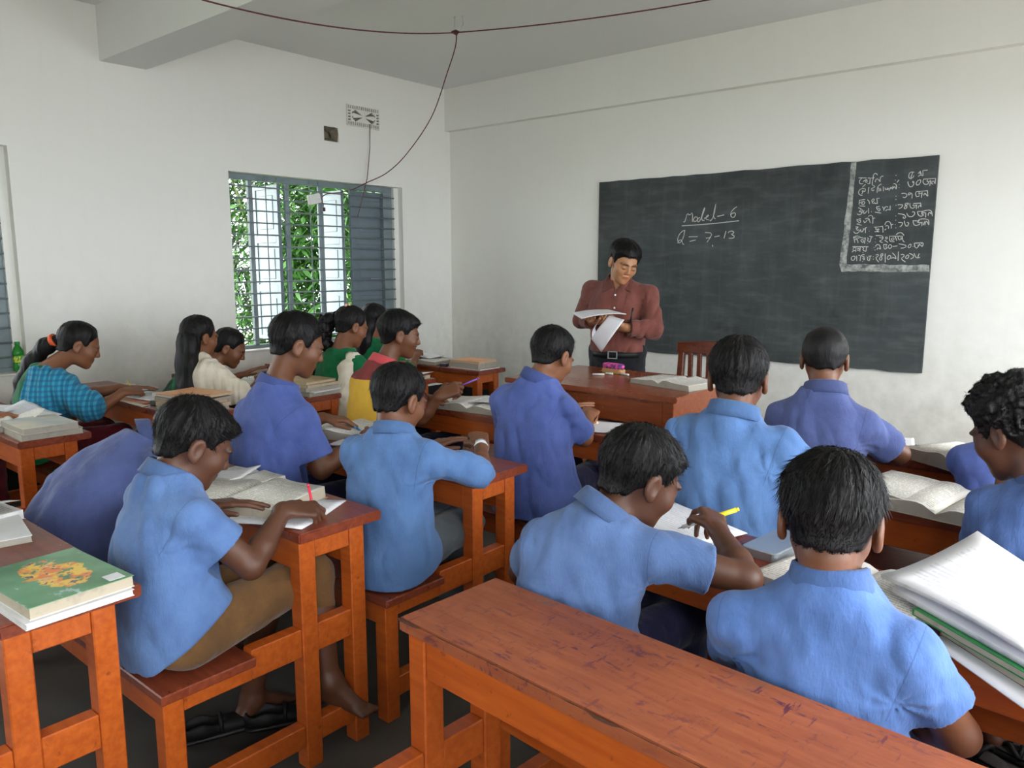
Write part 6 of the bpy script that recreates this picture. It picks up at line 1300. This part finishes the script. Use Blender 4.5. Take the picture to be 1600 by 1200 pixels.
# footwear on the floor
def shoe(name, label, x, y, rz, kind='shoe', L=.23, group=None):
    t = thing(name, label, 'shoe', (x, y, 0), math.radians(rz), group); a, b = A_(-L / 2 + .035, 0, .012), A_(L / 2 - .04, .004, .012)
    F = Field((-L / 2 - .02, -.06, -.005), (L / 2 + .02, .06, .12), .004); F.cap(a, b, .034, .042, k=0, w=(0, 0, 1), f=2.6); F.cut((0, 0, 0.0), (0, 0, -1)); F.cut((0, 0, .022), (0, 0, 1), k=.004)
    link('sole', sdf_mesh('sole', [F.polys()]), M['black_rubber'], t)
    F = Field((-L / 2 - .02, -.06, .0), (L / 2 + .02, .06, .12), .004)
    if kind == 'shoe':
        F.cap(A_(-L / 2 + .036, 0, .040), A_(-L / 2 + .07, 0, .042), .031, .034, .02); F.cap(A_(-L / 2 + .07, 0, .035), A_(L / 2 - .042, .004, .024), .034, .036, .03, w=(0, 0, 1), f=1.25)
        F.cut((0, 0, .019), (0, 0, -1)); F.cap(A_(-L / 2 + .04, 0, .062), A_(.0, 0, .066), .026, .028, .006, 's')
        link('upper', sdf_mesh('upper', [F.polys()]), M['leather'], t)
        MB().tube([(.01, -.036, .028), (.012, -.022, .058), (.013, 0, .066), (.012, .022, .058), (.01, .036, .028)], .006, 6).put('strap', M['leather'], t)
    else:
        for pts in ([(.07, 0, .024), (.04, -.02, .046), (.0, -.036, .026)], [(.07, 0, .024), (.04, .022, .046), (.0, .038, .026)], [(-.05, -.034, .022), (-.06, -.02, .05), (-.062, .0, .056), (-.06, .02, .05), (-.05, .034, .022)], [(.0, -.038, .024), (.01, 0, .055), (.0, .040, .024)]):
            MB().tube([np.array(q) for q in pts], .0075, 8).put('strap', M['leather'], t)
        F.cap(a + A_(0, 0, .013), b + A_(0, 0, .013), .028, .036, k=0, w=(0, 0, 1), f=4); F.cut((0, 0, .021), (0, 0, -1)); link('insole', sdf_mesh('insole', [F.polys()]), plain('dark_insole', (56, 50, 50), .8), t)
    return t
shoe('school_shoe', 'black school shoe on the floor under the bench, nearer of the pair', 3.26, -4.36, 70, group='black shoes under the brown trousers boy'); shoe('school_shoe', 'black school shoe under the bench, farther of the pair', 3.36, -4.20, 62)
shoe('slip_on_shoe', 'dark slip-on shoe on the floor behind the middle desk leg', 3.30, -2.90, 40)
shoe('strap_sandal', 'black strap sandal on the floor at the lower right corner', 5.03, -2.98, 150, 'sandal', .25); shoe('strap_sandal', 'second black strap sandal, half behind the desk at lower right', 5.17, -2.93, 160, 'sandal', .25)
